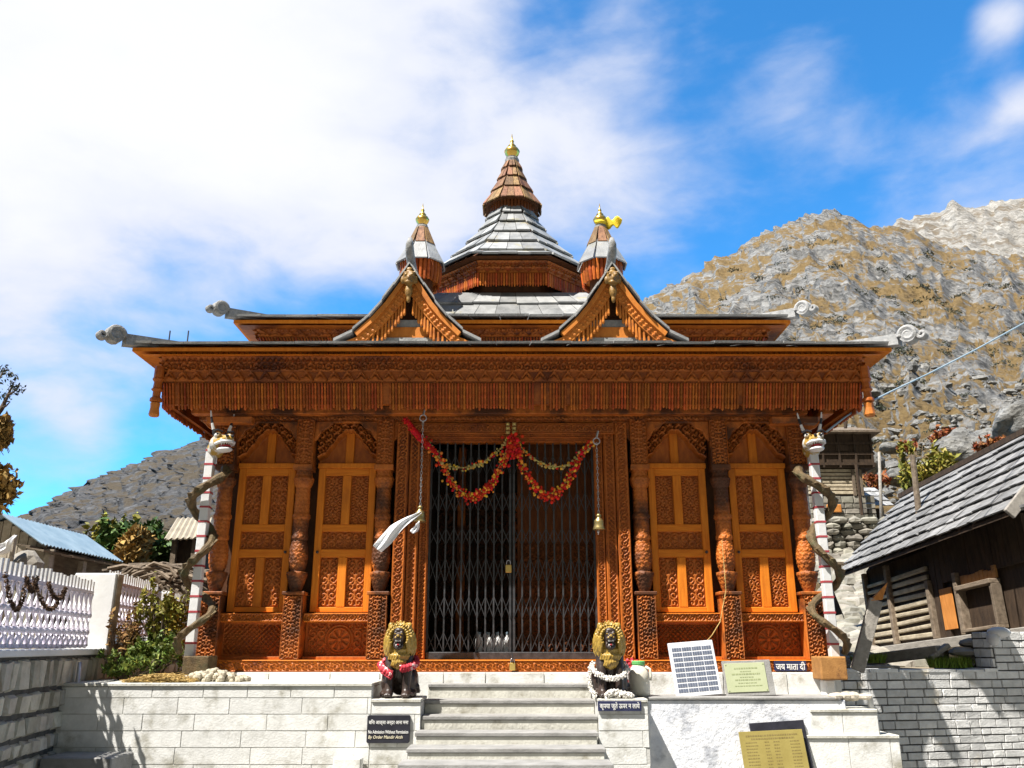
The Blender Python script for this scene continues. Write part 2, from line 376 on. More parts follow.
class MB:
    def __init__(self):
        self.v = []
        self.f = []

    def add(self, vs, fs):
        o = len(self.v)
        self.v.extend([tuple(p) for p in vs])
        self.f.extend([tuple(i + o for i in f) for f in fs])
        return self

    def hexa(self, p):
        return self.add(p, [(0, 3, 2, 1), (4, 5, 6, 7), (0, 1, 5, 4), (1, 2, 6, 5), (2, 3, 7, 6), (3, 0, 4, 7)])

    def box(self, x0, x1, y0, y1, z0, z1):
        return self.hexa([(x0, y0, z0), (x1, y0, z0), (x1, y1, z0), (x0, y1, z0), (x0, y0, z1), (x1, y0, z1), (x1, y1, z1), (x0, y1, z1)])

    def obox(self, c, ax, ay, az):
        """centred box with half axes"""
        c, ax, ay, az = map(Vector, (c, ax, ay, az))
        return self.hexa([c - ax - ay - az, c + ax - ay - az, c + ax + ay - az, c - ax + ay - az,
                          c - ax - ay + az, c + ax - ay + az, c + ax + ay + az, c - ax + ay + az])

    def beam(self, a, b, w_, h_, up=(0, 0, 1)):
        a, b = Vector(a), Vector(b)
        d = b - a
        u = Vector(up)
        s = d.cross(u)
        if s.length < 1e-6:
            s = d.cross(Vector((1, 0, 0)))
        s.normalize()
        u = s.cross(d).normalized()
        return self.obox((a + b) / 2, d / 2, s * (w_ / 2), u * (h_ / 2))

    def prism(self, poly, y0, y1):
        """polygon in xz (counter-clockwise seen from the front, -y), extruded from y0 to y1"""
        n = len(poly)
        vs = [(x, y0, z) for x, z in poly] + [(x, y1, z) for x, z in poly]
        fs = [tuple(range(n)), tuple(range(2 * n - 1, n - 1, -1))]
        fs += [(i, i + n, (i + 1) % n + n, (i + 1) % n) for i in range(n)]
        return self.add(vs, fs)

    def zprism(self, poly, z0, z1):
        n = len(poly)
        vs = [(x, y, z0) for x, y in poly] + [(x, y, z1) for x, y in poly]
        fs = [tuple(range(n - 1, -1, -1)), tuple(range(n, 2 * n))]
        fs += [(i, (i + 1) % n, (i + 1) % n + n, i + n) for i in range(n)]
        return self.add(vs, fs)

    def tube(self, pts, r, n=8, caps=True, flat=None):
        pts = [Vector(p) for p in pts]
        rs = r if isinstance(r, (list, tuple)) else [r] * len(pts)
        vs, fs = [], []
        up = Vector((0, 0, 1))
        prev = None
        for i, p in enumerate(pts):
            d = pts[min(i + 1, len(pts) - 1)] - pts[max(i - 1, 0)]
            if d.length < 1e-9:
                d = Vector((0, 0, 1))
            d.normalize()
            if prev is None:
                s = d.cross(up)
                if s.length < 1e-3:
                    s = d.cross(Vector((0, 1, 0)))
            else:
                s = prev - d * prev.dot(d)
            s.normalize()
            prev = s
            u = s.cross(d)
            for k in range(n):
                a = 2 * math.pi * k / n
                vs.append(p + s * (math.cos(a) * rs[i]) + u * (math.sin(a) * rs[i] * (flat or 1)))
        for i in range(len(pts) - 1):
            for k in range(n):
                k2 = (k + 1) % n
                fs.append((i * n + k, i * n + k2, (i + 1) * n + k2, (i + 1) * n + k))
        if caps:
            fs.append(tuple(range(n - 1, -1, -1)))
            fs.append(tuple(range((len(pts) - 1) * n, len(pts) * n)))
        return self.add(vs, fs)

    def lathe(self, prof, c=(0, 0, 0), n=16, rot=0.0, sx=1, sy=1):
        cx, cy, cz = c
        vs, fs = [], []
        for r, z in prof:
            for k in range(n):
                a = 2 * math.pi * k / n + rot
                vs.append((cx + math.cos(a) * r * sx, cy + math.sin(a) * r * sy, cz + z))
        for i in range(len(prof) - 1):
            for k in range(n):
                k2 = (k + 1) % n
                fs.append((i * n + k, i * n + k2, (i + 1) * n + k2, (i + 1) * n + k))
        fs.append(tuple(range(n - 1, -1, -1)))
        fs.append(tuple(range((len(prof) - 1) * n, len(prof) * n)))
        return self.add(vs, fs)

    def ball(self, c, r, nu=10, nv=7, rot=None):
        rx, ry, rz = (r, r, r) if not isinstance(r, (tuple, list)) else r
        c = Vector(c)
        vs, fs = [], []
        def pt(x, y, z):
            q = Vector((x * rx, y * ry, z * rz))
            if rot is not None:
                q = rot @ q
            return c + q
        vs.append(pt(0, 0, -1))
        for i in range(1, nv):
            ph = -math.pi / 2 + math.pi * i / nv
            for k in range(nu):
                a = 2 * math.pi * k / nu
                vs.append(pt(math.cos(ph) * math.cos(a), math.cos(ph) * math.sin(a), math.sin(ph)))
        vs.append(pt(0, 0, 1))
        top = len(vs) - 1
        for k in range(nu):
            k2 = (k + 1) % nu
            fs.append((0, 1 + k2, 1 + k))
            for i in range(nv - 2):
                a = 1 + i * nu
                fs.append((a + k, a + k2, a + nu + k2, a + nu + k))
            a = 1 + (nv - 2) * nu
            fs.append((a + k, a + k2, top))
        return self.add(vs, fs)

    def slabs(self, A, B, C, D, rows, ncol, th=.03, lift=.03, jit=.2, over=.3):
        """overlapping roof slabs on the patch A-B (lower edge) C-D (upper edge)"""
        A, B, C, D = map(Vector, (A, B, C, D))
        nr = (B - A).cross(D - A).normalized()
        wl, wu = (B - A).length, (C - D).length
        def at(u, v):
            return (A * (1 - u) + B * u) * (1 - v) + (D * (1 - u) + C * u) * v
        for r in range(rows):
            v0 = r / rows
            v1 = min(1, (r + 1 + over) / rows)
            wr = wl + (wu - wl) * v0
            nc = max(1, int(round(ncol * wr / max(wl, wu))))
            us = [0.0] + [min(.98, max(.02, (k + (random.random() - .5) * jit * 2 + (.25 if r % 2 else -.25) * (nc > 2)) / nc)) for k in range(1, nc)] + [1.0]
            us.sort()
            for k in range(nc):
                u0, u1 = us[k], us[k + 1]
                g = .004 / max(wr, .01)
                u0 += g; u1 -= g
                if u1 - u0 < .001:
                    continue
                dv = (random.random() - .5) * .16 / rows
                l0 = lift * (.8 + .5 * random.random())
                b0, b1, t1, t0 = at(u0, v0 + dv * (r > 0)), at(u1, v0 + (dv + (random.random() - .5) * .05 / rows) * (r > 0)), at(u1, v1), at(u0, v1)
                self.hexa([b0 + nr * l0, b1 + nr * l0, t1 + nr * .004, t0 + nr * .004,
                           b0 + nr * (l0 + th), b1 + nr * (l0 + th), t1 + nr * (th * .5), t0 + nr * (th * .5)])
        return self

    def split(self, name, mat, parent, **k):
        """every separate piece becomes an object of its own"""
        par = list(range(len(self.v)))
        def find(i):
            while par[i] != i:
                par[i] = par[par[i]]
                i = par[i]
            return i
        for f in self.f:
            a = find(f[0])
            for i in f[1:]:
                par[find(i)] = a
        groups = {}
        for f in self.f:
            groups.setdefault(find(f[0]), []).append(f)
        out = []
        for fs in groups.values():
            ids = sorted({i for f in fs for i in f})
            mp_ = {i: n for n, i in enumerate(ids)}
            m = MB()
            m.add([self.v[i] for i in ids], [tuple(mp_[i] for i in f) for f in fs])
            out.append(m.build(name, mat, parent, **k))
        return out

    def build(self, name, mat, parent=None, smooth=False, bevel=0.0, origin=None, local=False, seg=1):
        if local:
            o0 = Vector((0, 0, 0))
            loc = Vector((0, 0, 0))
        elif parent is not None:
            o0 = wloc(parent)
            loc = Vector((0, 0, 0))
        else:
            a = np.array(self.v)
            o0 = Vector(origin) if origin is not None else Vector(((a[:, 0].min() + a[:, 0].max()) / 2, (a[:, 1].min() + a[:, 1].max()) / 2, a[:, 2].min()))
            loc = o0
        me = bpy.data.meshes.new(name)
        vv = np.array(self.v, dtype=np.float64) - np.array(o0)
        me.from_pydata(vv.tolist(), [], self.f)
        me.materials.append(M[mat] if isinstance(mat, str) else mat)
        if smooth:
            me.polygons.foreach_set('use_smooth', [True] * len(me.polygons))
        me.update()
        ob = link(name, me, parent, loc)
        if bevel:
            b = ob.modifiers.new('bevel', 'BEVEL')
            b.width = bevel
            b.segments = seg
            b.limit_method = 'ANGLE'
        return ob


def remesh(ob, vox, smooth=4):
    r = ob.modifiers.new('remesh', 'REMESH')
    r.mode = 'VOXEL'
    r.voxel_size = vox
    r.use_smooth_shade = True
    if smooth:
        s = ob.modifiers.new('smooth', 'SMOOTH')
        s.iterations = smooth
        s.factor = .5
    return ob


# ---- numpy noise
_tab = rng.random((256, 256))


def vnoise(x, y):
    xi = np.floor(x).astype(int); yi = np.floor(y).astype(int)
    fx = x - xi; fy = y - yi
    fx = fx * fx * fx * (fx * (fx * 6 - 15) + 10); fy = fy * fy * fy * (fy * (fy * 6 - 15) + 10)
    a = _tab[xi & 255, yi & 255]; b = _tab[(xi + 1) & 255, yi & 255]
    c = _tab[xi & 255, (yi + 1) & 255]; d = _tab[(xi + 1) & 255, (yi + 1) & 255]
    return (a * (1 - fx) + b * fx) * (1 - fy) + (c * (1 - fx) + d * fx) * fy


def fbm(x, y, o=5, gain=.5, ridged=False):
    s = 0; a = 1; t = 0
    for i in range(o):
        v = vnoise(x + 17.3 * i, y + 9.1 * i)
        if ridged:
            v = 1 - np.abs(2 * v - 1)
        s = s + v * a; t += a
        a *= gain; x = x * 2.03 + y * .31; y = y * 2.03 - x * .15
    return s / t


# ---- carved relief
def ss(x, a, b):
    t = np.clip((x - a) / (b - a), 0, 1)
    return t * t * (3 - 2 * t)


def spiral(du, dv, q, m=1, ph=0.0):
    r = np.hypot(du, dv); th = np.arctan2(dv, du)
    return ss(.5 + .5 * np.sin(2 * np.pi * r / q + m * th + ph), .28, .66)


def f_panel(u, v, w_, h_):
    """mirrored scroll foliage round a rosette"""
    a = np.abs(u - w_ / 2); b = np.abs(v - h_ / 2)
    s = min(w_ * .34, .085)
    ka = np.floor(a / s); kb = np.floor(b / s)
    du = a - (ka + .5) * s; dv = b - (kb + .5) * s
    sg = np.where((ka + kb) % 2 == 0, 1, -1)
    h = spiral(du, dv * sg, s * .42, 1)
    r = np.hypot(a, b); th = np.arctan2(b, a)
    R0 = min(w_, h_) * .36
    ros = (.55 + .45 * np.cos(8 * th)) * ss(r, .008, .02) + .9 * (r < .014)
    ring = np.exp(-((r - R0) / .010) ** 2)
    h = np.where(r < R0, np.maximum(ros * .9, ring), h)
    e = np.minimum(np.minimum(u, w_ - u), np.minimum(v, h_ - v))
    return h * ss(e, .006, .018) + (e < .008) * .5


def f_tall(u, v, w_, h_):
    a = np.abs(u - w_ / 2)
    p = w_ * .42
    k = np.floor(v / p)
    du = a - w_ * .24; dv = v - (k + .5) * p
    h = spiral(du, np.where(k % 2 == 0, dv, -dv), w_ * .17, 1)
    st = np.exp(-((a - .012 * (1 + np.sin(v * 40))) / .010) ** 2)
    h = np.maximum(h, st)
    e = np.minimum(np.minimum(u, w_ - u), np.minimum(v, h_ - v))
    return h * ss(e, .005, .016) + (e < .006) * .6


def f_leaf(u, v, w_, h_):
    a = np.abs(u - w_ / 2)
    p = w_ * .62
    k = np.floor(v / p)
    b = v - (k + .5) * p
    r = np.hypot(a, b); th = np.arctan2(b, a)
    fl = ss(.5 + .5 * np.cos(6 * th), .25, .6) * (r > w_ * .05) * (r < w_ * .24) + (r < w_ * .045)
    ring = np.exp(-((r - w_ * .27) / .008) ** 2)
    cor = spiral(a - w_ * .40, (b - p * .5 * np.sign(b)) * np.sign(b), w_ * .15, 1)
    h = np.where(r < w_ * .24, fl, np.maximum(ring, cor * (r > w_ * .30)))
    e = np.minimum(np.minimum(u, w_ - u), np.minimum(v, h_ - v))
    return h * ss(e, .005, .016) + (e < .006) * .6


def f_vine(u, v, w_, h_):
    """single running scroll along v"""
    p = w_ * .62
    k = np.floor(v / p)
    sg = np.where(k % 2 == 0, 1, -1)
    du = (u - w_ * .5) - sg * w_ * .06; dv = v - (k + .5) * p
    h = spiral(du * sg, dv, w_ * .235, 1)
    e = np.minimum(u, w_ - u)
    return h * ss(e, .008, .02) + (e < .010) * .9


def f_fine(u, v, w_, h_):
    a = np.abs(u - w_ / 2)
    s = w_ * .25
    ka = np.floor(a / s); kb = np.floor(v / (s * 1.25))
    sg = np.where((ka + kb) % 2 == 0, 1, -1)
    h = spiral(a - (ka + .5) * s, (v - (kb + .5) * s * 1.25) * sg, s * .62, 1)
    e = np.minimum(u, w_ - u)
    return h * ss(e, .008, .016) + (e < .008) * .9


def f_run(u, v, w_, h_):
    return f_vine(v, u, h_, w_)


def f_key(u, v, w_, h_):
    p = h_ * 1.15
    k = np.floor(u / p)
    du = u - (k + .5) * p; dv = v - h_ / 2
    s = np.where(k % 2 == 0, 1, -1)
    h = ss(.5 + .5 * np.sin(2 * np.pi * (np.abs(du) + np.abs(dv) * .9) / (h_ * .42) + s * np.arctan2(dv, du)), .3, .7)
    e = np.minimum(v, h_ - v)
    return h * ss(e, .006, .015) + (e < .010) * 1.0


def f_lattice(u, v, w_, h_):
    q = .05
    a = np.abs(np.sin(np.pi * (u + v) / q)); b = np.abs(np.sin(np.pi * (u - v) / q))
    h = 1 - ss(np.minimum(a, b), .2, .55)
    e = np.minimum(np.minimum(u, w_ - u), np.minimum(v, h_ - v))
    return np.where(e < .022, .9, h)


def f_wheel(u, v, w_, h_):
    a = u - w_ / 2; b = v - h_ / 2
    r = np.hypot(a, b); th = np.arctan2(b, a)
    R0 = h_ * .40
    pet = ss(np.cos(8 * th) * .5 + .5, .2, .6) * ss(r, R0 * .15, R0 * .3) + (r < R0 * .14)
    ring = np.maximum(np.exp(-((r - R0 * .82) / .012) ** 2), np.exp(-((r - R0 * 1.05) / .010) ** 2))
    x = np.abs(a) - R0 * 1.05
    s = h_ * .26
    kb = np.floor(v / s); ka = np.floor(x / s)
    sc = spiral(x - (ka + .5) * s, (v - (kb + .5) * s) * np.where((ka + kb) % 2 == 0, 1, -1), s * .40, 1)
    h = np.where(r < R0 * .75, pet * .85, np.where(r < R0 * 1.15, ring, sc * .85))
    e = np.minimum(np.minimum(u, w_ - u), np.minimum(v, h_ - v))
    return h * ss(e, .01, .03)


def f_arch(u, v, w_, h_):
    a = np.abs(u - w_ / 2)
    curve = h_ * (.50 + .34 * np.cos(np.pi * np.clip(a / (w_ * .5), 0, 1))) + .018 * np.abs(np.sin(a * 2 * np.pi / (w_ * .25)))
    d = v - curve
    band = np.exp(-(d / .022) ** 2)
    s = .085
    ka = np.floor(a / s); kb = np.floor(v / s)
    sc = spiral(a - (ka + .5) * s, (v - (kb + .5) * s) * np.where((ka + kb) % 2 == 0, 1, -1), s * .42, 1)
    return np.where(d > .02, .35 + sc * .65, np.where(d > -.03, np.maximum(band, .3), .0))


def f_fascia(u, v, w_, h_):
    t = v / h_
    pp = .145
    x = (u % pp) / pp - .5
    scal = np.abs(x) * 2
    low = ss(np.abs((t - .02) / .40 - (1 - scal) ** .8), .06, .22)             # scalloped arches
    tri = ss((1 - scal) * .62 - (t - .06) / .38, -.02, .05) * .8
    lower = np.maximum(1 - low, tri * (t > .05))
    p2 = .095
    k = np.floor(u / p2)
    mid = spiral(u - (k + .5) * p2, (v - h_ * .60) * np.where(k % 2 == 0, 1, -1), p2 * .34, 1)
    p3 = .06
    x3 = np.abs((u % p3) / p3 - .5) * 2
    up = ss((t - .80) / .14 - x3, -.1, .1) * .9
    h = np.where(t < .46, lower, np.where(t < .76, mid, up))
    for e, ww in ((.0, .02), (.46, .02), (.77, .018), (.96, .03)):
        h = np.maximum(h, np.exp(-((t - e) / ww) ** 2))
    return h


_rel = {}


def relief(name, fn, w_, h_, pos, mat, parent, depth=.015, res=.008, shear=0.0, taper=0.0, back=False):
    """carved panel in the xz plane facing -y; pos is its lower left corner"""
    key = (fn.__name__, round(w_, 3), round(h_, 3), depth, res, shear, taper, mat)
    if key not in _rel:
        nu = max(4, int(w_ / res)) + 1; nv = max(4, int(h_ / res)) + 1
        u, v = np.meshgrid(np.linspace(0, w_, nu), np.linspace(0, h_, nv))
        h = np.clip(fn(u, v, w_, h_), 0, 1.2)
        x = w_ / 2 + (u - w_ / 2) * (1 + taper * (v / h_ - 1))
        co = np.stack([x, -depth * 1.5 * (h - .33) - shear * v, v], -1).reshape(-1, 3)
        idx = np.arange(nu * nv).reshape(nv, nu)
        fs = np.stack([idx[:-1, :-1], idx[:-1, 1:], idx[1:, 1:], idx[1:, :-1]], -1).reshape(-1, 4)
        me = bpy.data.meshes.new(name)
        me.from_pydata(co.tolist(), [], fs.tolist())
        me.materials.append(M[mat])
        me.polygons.foreach_set('use_smooth', [True] * len(me.polygons))
        _rel[key] = me
    o = link(name, _rel[key], parent)
    o.location = Vector(pos) - (wloc(parent) if parent else Vector((0, 0, 0)))
    return o


def text(s, width, height, pos, parent, mat, name='lettering', rot=(math.pi / 2, 0, 0), extrude=.002, shear=0):
    cu = bpy.data.curves.new(name, 'FONT')
    cu.body = s
    cu.size = 1
    cu.extrude = 0.01
    cu.offset = .012
    cu.shear = shear
    cu.resolution_u = 3
    t = bpy.data.objects.new(name, cu)
    COL.objects.link(t)
    dg = bpy.context.evaluated_depsgraph_get()
    dg.update()
    me = bpy.data.meshes.new_from_object(t.evaluated_get(dg))
    bpy.data.objects.remove(t)
    me.name = name
    n = len(me.vertices)
    co = np.empty(n * 3)
    me.vertices.foreach_get('co', co)
    co = co.reshape(-1, 3)
    mn, mx = co.min(0), co.max(0)
    co -= (mn + mx) / 2
    co[:, 0] *= width / (mx[0] - mn[0])
    co[:, 1] *= height / (mx[1] - mn[1])
    co[:, 2] *= extrude / .01
    me.vertices.foreach_set('co', co.reshape(-1))
    me.materials.clear()
    me.materials.append(M[mat])
    o = link(name, me, parent, pos)
    o.rotation_euler = rot
    return o


def leaves(mb, blobs, n, size, flat=1.0, shell=.45):
    """small leaf faces spread through ellipsoids ((centre), (radii), weight)"""
    wts = np.array([b[2] for b in blobs], float); wts /= wts.sum()
    for bi, (c, r, _) in enumerate(blobs):
        m = int(n * wts[bi])
        d = rng.normal(size=(m, 3)); d /= np.linalg.norm(d, axis=1)[:, None]
        rad = (shell + (1 - shell) * rng.random(m)) ** .8 * (1 + .22 * (rng.random(m) - .3))
        p = np.array(c) + d * rad[:, None] * np.array(r)
        a = rng.normal(size=(m, 3)); a /= np.linalg.norm(a, axis=1)[:, None]
        b = np.cross(a, rng.normal(size=(m, 3))); b /= np.linalg.norm(b, axis=1)[:, None]
        sz = size * (.6 + .8 * rng.random(m))[:, None]
        q0 = p - a * sz; q1 = p + b * sz * .45; q2 = p + a * sz; q3 = p - b * sz * .45
        base = len(mb.v)
        mb.v.extend(map(tuple, np.stack([q0, q1, q2, q3], 1).reshape(-1, 3).tolist()))
        mb.f.extend([(base + 4 * i, base + 4 * i + 1, base + 4 * i + 2, base + 4 * i + 3) for i in range(m)])
    return mb


def blockwall(mb, O, dx, nrm_, L, H, ch, lens, joint=.012, depth=.02, cham=.008, jit=.003, topf=None, hvar=0.0, dvar=.25):
    """a facing of stone blocks: O lower left corner, dx along the wall, nrm_ outwards"""
    O, dx, n_ = Vector(O), Vector(dx).normalized(), Vector(nrm_).normalized()
    up = Vector((0, 0, 1))
    z = 0.0
    row = 0
    while z < H - .02:
        h = min(ch * (1 + hvar * (random.random() - .5)), H - z)
        if H - z - h < ch * .4:
            h = H - z
        x = -random.random() * lens[0] * .6
        while x < L:
            ln = random.uniform(*lens)
            x0, x1 = max(0, x), min(L, x + ln)
            x += ln
            if x1 - x0 < .03:
                continue
            if topf is not None and z + h > topf((x0 + x1) / 2) + .01:
                continue
            j = lambda: (random.random() - .5) * 2 * jit
            a0, a1, b0, b1 = x0 + joint / 2, x1 - joint / 2, z + joint / 2, z + h - joint / 2
            c = cham
            dd = depth * random.uniform(1 - dvar, 1 + dvar)
            back = [O + dx * (a0 + j()) + up * (b0 + j()), O + dx * (a1 + j()) + up * (b0 + j()), O + dx * (a1 + j()) + up * (b1 + j()), O + dx * (a0 + j()) + up * (b1 + j())]
            fr = [O + dx * (a0 + c + j()) + up * (b0 + c + j()) + n_ * (dd + j()), O + dx * (a1 - c + j()) + up * (b0 + c + j()) + n_ * (dd + j()),
                  O + dx * (a1 - c + j()) + up * (b1 - c + j()) + n_ * (dd + j()), O + dx * (a0 + c + j()) + up * (b1 - c + j()) + n_ * (dd + j())]
            mb.add(back + fr, [(4, 5, 6, 7), (0, 1, 5, 4), (1, 2, 6, 5), (2, 3, 7, 6), (3, 0, 4, 7)])
        z += h
        row += 1
    return mb


# ------------------------------------------------------------------ setting: ground, terraces, mountains
WL = 3.17           # half width of the temple
TC = 3.17           # its centre in y


def ground_sheet():
    mb = MB()
    mb.add([(-400, -400, 0), (400, -400, 0), (400, 14, 0), (-400, 14, 0)], [(0, 1, 2, 3)])
    tag(mb.build('ground', 'paving'), kind='structure')


ground_sheet()
FX = lambda D: -2.72 - .157 * D         # the line of the left fence and its wall

left_bank = MB()
left_bank.zprism([(FX(4) - .02, -5), (-40, -5), (-40, 5), (FX(14) - .02, 5)][::-1], 0.02, 1.56)
tag(left_bank.build('left_terrace', 'earth'), kind='structure')
pit = MB()
pit.zprism([(FX(8) + .05, -.95), (-3.0, -.95), (-3.0, 5), (FX(14) + .05, 5)], 0.02, 1.27)
tag(pit.build('planting_bed', 'earth'), kind='structure')
right_bank = MB()
right_bank.zprism([(3.15, .34), (9.2, 1.63), (30, 1.63), (30, 8), (3.15, 8)], .02, 1.36)
tag(right_bank.build('right_terrace', 'earth'), kind='structure')


def ME(px, py):
    d = ray(px, py)
    return d.x / d.y, d.z / d.y


def terrain(name, mat, ridge, dprof, Dc, m0, m1, nm, nd, d0, d1, amp, base, crest_noise=.006, kind='structure', seed=0, dmod=None):
    ms = np.linspace(m0, m1, nm)
    ridge = sorted(ME(*p) for p in ridge)
    Ec = np.interp(ms, [r[0] for r in ridge], [r[1] for r in ridge])
    Ds = np.exp(np.linspace(math.log(d0), math.log(d1), nd))
    MM, DD = np.meshgrid(ms, Ds, indexing='ij')
    EE = np.repeat(Ec[:, None], nd, 1)
    X = MM * DD; Y = DD
    dl = np.log(DD / Dc)
    if dmod is not None:
        dl = np.log(DD / (Dc * dmod(MM)))
    fr = np.interp(dl, [math.log(a / Dc) for a, _ in dprof], [b for _, b in dprof])
    E = EE * fr + np.interp(dl, [math.log(10 / Dc), math.log(30 / Dc)], [base, 0])
    # beyond the crest the ground falls away
    E = np.where(dl > 0, EE * np.exp(-dl * 1.6), E)
    k = 1 / (DD * .10 + 4)
    lx, ly = np.log(DD) * 4.5 + seed, MM * 22 + seed * .7
    r1 = fbm(lx * .7 + ly * .35, ly * .9, 5, .48, True) - .62
    r2 = fbm(lx * 2.2 + 31, ly * 2.2 - lx * .8, 5, .5, True) - .60
    r3 = fbm(lx * 7 + 3, ly * 8 + 11, 4, .6, True) - .58
    fade = ss(DD, 14, 70)
    crest = 1 - .55 * np.exp(-(dl / .25) ** 2)
    Z = CAMZ + DD * E + DD * amp * fade * crest * (r1 * 1.0 + r2 * .30 + r3 * .05)
    Z = Z + DD * crest_noise * np.exp(-(dl / .2) ** 2) * (fbm(ly * 5, lx * 3, 5, .6) - .5)
    jx = (fbm(lx * 5 + 50, ly * 6, 3) - .5) * DD * .02 * fade
    co = np.stack([X + jx, Y + CAMY + jx, Z], -1).reshape(-1, 3)
    idx = np.arange(nm * nd).reshape(nm, nd)
    fs = np.stack([idx[:-1, :-1], idx[1:, :-1], idx[1:, 1:], idx[:-1, 1:]], -1).reshape(-1, 4)
    me = bpy.data.meshes.new(name)
    me.from_pydata(co.tolist(), [], fs.tolist())
    me.materials.append(M[mat])
    me.polygons.foreach_set('use_smooth', [True] * len(me.polygons))
    me.update()
    o = link(name, me)
    o['kind'] = kind
    def height(x, y):
        D = y - CAMY
        i = int(round((x / D - m0) / (m1 - m0) * (nm - 1)))
        j = int(round(math.log(max(D, d0) / d0) / math.log(d1 / d0) * (nd - 1)))
        i = max(0, min(nm - 1, i)); j = max(0, min(nd - 1, j))
        return float(co[i * nd + j][2])
    o_h[name] = height
    return o


o_h = {}
RIDGE_R = [(540, 400), (590, 345), (625, 318), (645, 302), (665, 288), (690, 276), (715, 261), (740, 247), (758, 236), (775, 232), (800, 221), (815, 213), (835, 210),
           (850, 217), (870, 225), (890, 228), (930, 238), (980, 248), (1024, 255), (1100, 262), (1300, 240), (1500, 260)]
terrain('mountain', 'mountain_rock', RIDGE_R,
        [(10, -.04), (13, -.02), (15, .0), (18, .04), (21, .14), (24, .22), (30, .275), (45, .36), (60, .42), (90, .50), (150, .62), (300, .80), (450, .91), (650, 1.0)],
        650, .04, .95, 420, 330, 12.5, 1100, .042, -.02, crest_noise=.010, seed=3)
RIDGE_L = [(-700, 560), (-300, 545), (-60, 535), (0, 525), (25, 515), (45, 503), (62, 494), (85, 482), (110, 471), (140, 462), (160, 453), (180, 446), (205, 436), (260, 415),
           (330, 395), (430, 375), (480, 378), (540, 400), (600, 440)]
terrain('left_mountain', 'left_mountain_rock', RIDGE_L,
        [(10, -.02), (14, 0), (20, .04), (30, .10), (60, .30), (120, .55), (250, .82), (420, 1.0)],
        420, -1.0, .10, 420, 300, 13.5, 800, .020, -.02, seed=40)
RIDGE_F = [(560, 330), (760, 260), (850, 235), (890, 224), (912, 219), (938, 214), (955, 204), (975, 205), (990, 199), (1005, 201), (1024, 197), (1100, 185), (1300, 170), (1500, 200)]
terrain('far_mountain', 'far_rock', RIDGE_F, [(700, .5), (1000, .75), (2200, 1.0)], 2200, .15, 1.1, 240, 140, 800, 3600, .030, 0, crest_noise=.012, seed=90)

gmat('forest', (.022, .030, .014), (.060, .060, .030), (1, 1, 1), .02, 8, .95, 0)


def valley_side():
    """the wooded slope behind the viewer, unseen and added to dim the sky fill"""
    ang = np.linspace(math.radians(188), math.radians(352), 120)
    rr = np.linspace(120, 900, 40)
    A, Q = np.meshgrid(ang, rr, indexing='ij')
    n = fbm(A * 9 + 4, Q * .012 + 7, 5, .55, True)
    n2 = fbm(A * 5 + 1, A * 0 + 2.5, 3)
    t = (Q - 120) / 780
    edge = ss(A, math.radians(188), math.radians(205)) * ss(-A, -math.radians(352), -math.radians(335))
    Z = t * (430 + 190 * n2) * edge * (1 - .35 * ss(t, .8, 1)) + (n - .5) * 60 * t * edge
    co = np.stack([np.cos(A) * Q, CAMY + np.sin(A) * Q, Z - 2], -1).reshape(-1, 3)
    idx = np.arange(120 * 40).reshape(120, 40)
    fs = np.stack([idx[:-1, :-1], idx[:-1, 1:], idx[1:, 1:], idx[1:, :-1]], -1).reshape(-1, 4)
    me = bpy.data.meshes.new('valley_side')
    me.from_pydata(co.tolist(), [], fs.tolist())
    me.materials.append(M['forest'])
    link('valley_side', me)['kind'] = 'structure'


valley_side()

# ------------------------------------------------------------------ THE TEMPLE
TZ = zf(672, -.2)       # top of its stone base
temple = thing('wooden_temple', 'carved orange wooden temple with tiered slate roofs, golden spires and a barred doorway', 'temple', (0, TC, TZ))
T = temple

# base sill
zb0, zb1 = TZ, zf(660, -.16)
mb = MB().box(-WL - .08, WL + .08, -.15, 2 * TC + .15, zb0, zb1)
sill = mb.build('base_beam', 'wood_frame', T, bevel=.008)
relief('carving', f_run, 2 * WL + .12, zb1 - zb0 - .01, (-WL - .06, -.152, zb0 + .005), 'wood_carved', sill, .02, .012)

# plain walls round the hall; the front is left open for the doorway
zt = zf(418, 0)         # underside of the eave beams
mb = MB()
mb.box(-WL, -1.30, .14, .30, zb1, zt); mb.box(1.30, WL, .14, .30, zb1, zt)
mb.box(-WL, -WL + .16, .30, 2 * TC, zb1, zt); mb.box(WL - .16, WL, .30, 2 * TC, zb1, zt)
mb.box(-WL, WL, 2 * TC - .16, 2 * TC, zb1, zt)
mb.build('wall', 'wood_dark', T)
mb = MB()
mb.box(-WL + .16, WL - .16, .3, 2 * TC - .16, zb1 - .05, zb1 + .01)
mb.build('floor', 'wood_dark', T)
mb = MB()
for s in (-1, 1):       # side framing of the hall
    for k in range(5):
        y = .45 + k * (2 * TC - .7) / 4
        mb.box(s * (WL + .035) - .035, s * (WL + .035) + .035, y - .08, y + .08, zb1, zt)
    for z in (zb1 + .35, zb1 + 1.5):
        mb.box(s * (WL + .02) - .02, s * (WL + .02) + .02, .4, 2 * TC - .3, z, z + .12)
mb.build('side_framing', 'wood_column', T, bevel=.006)

# column positions
COLX = (-3.05, -2.22, -1.36, 1.36, 2.22, 3.05)
zp_top = zf(595, -.1); zbowl0 = zf(588, -.1); zbowl1 = zf(572, -.1); zv1 = zf(540, -.1); zcap = zf(470, -.1)


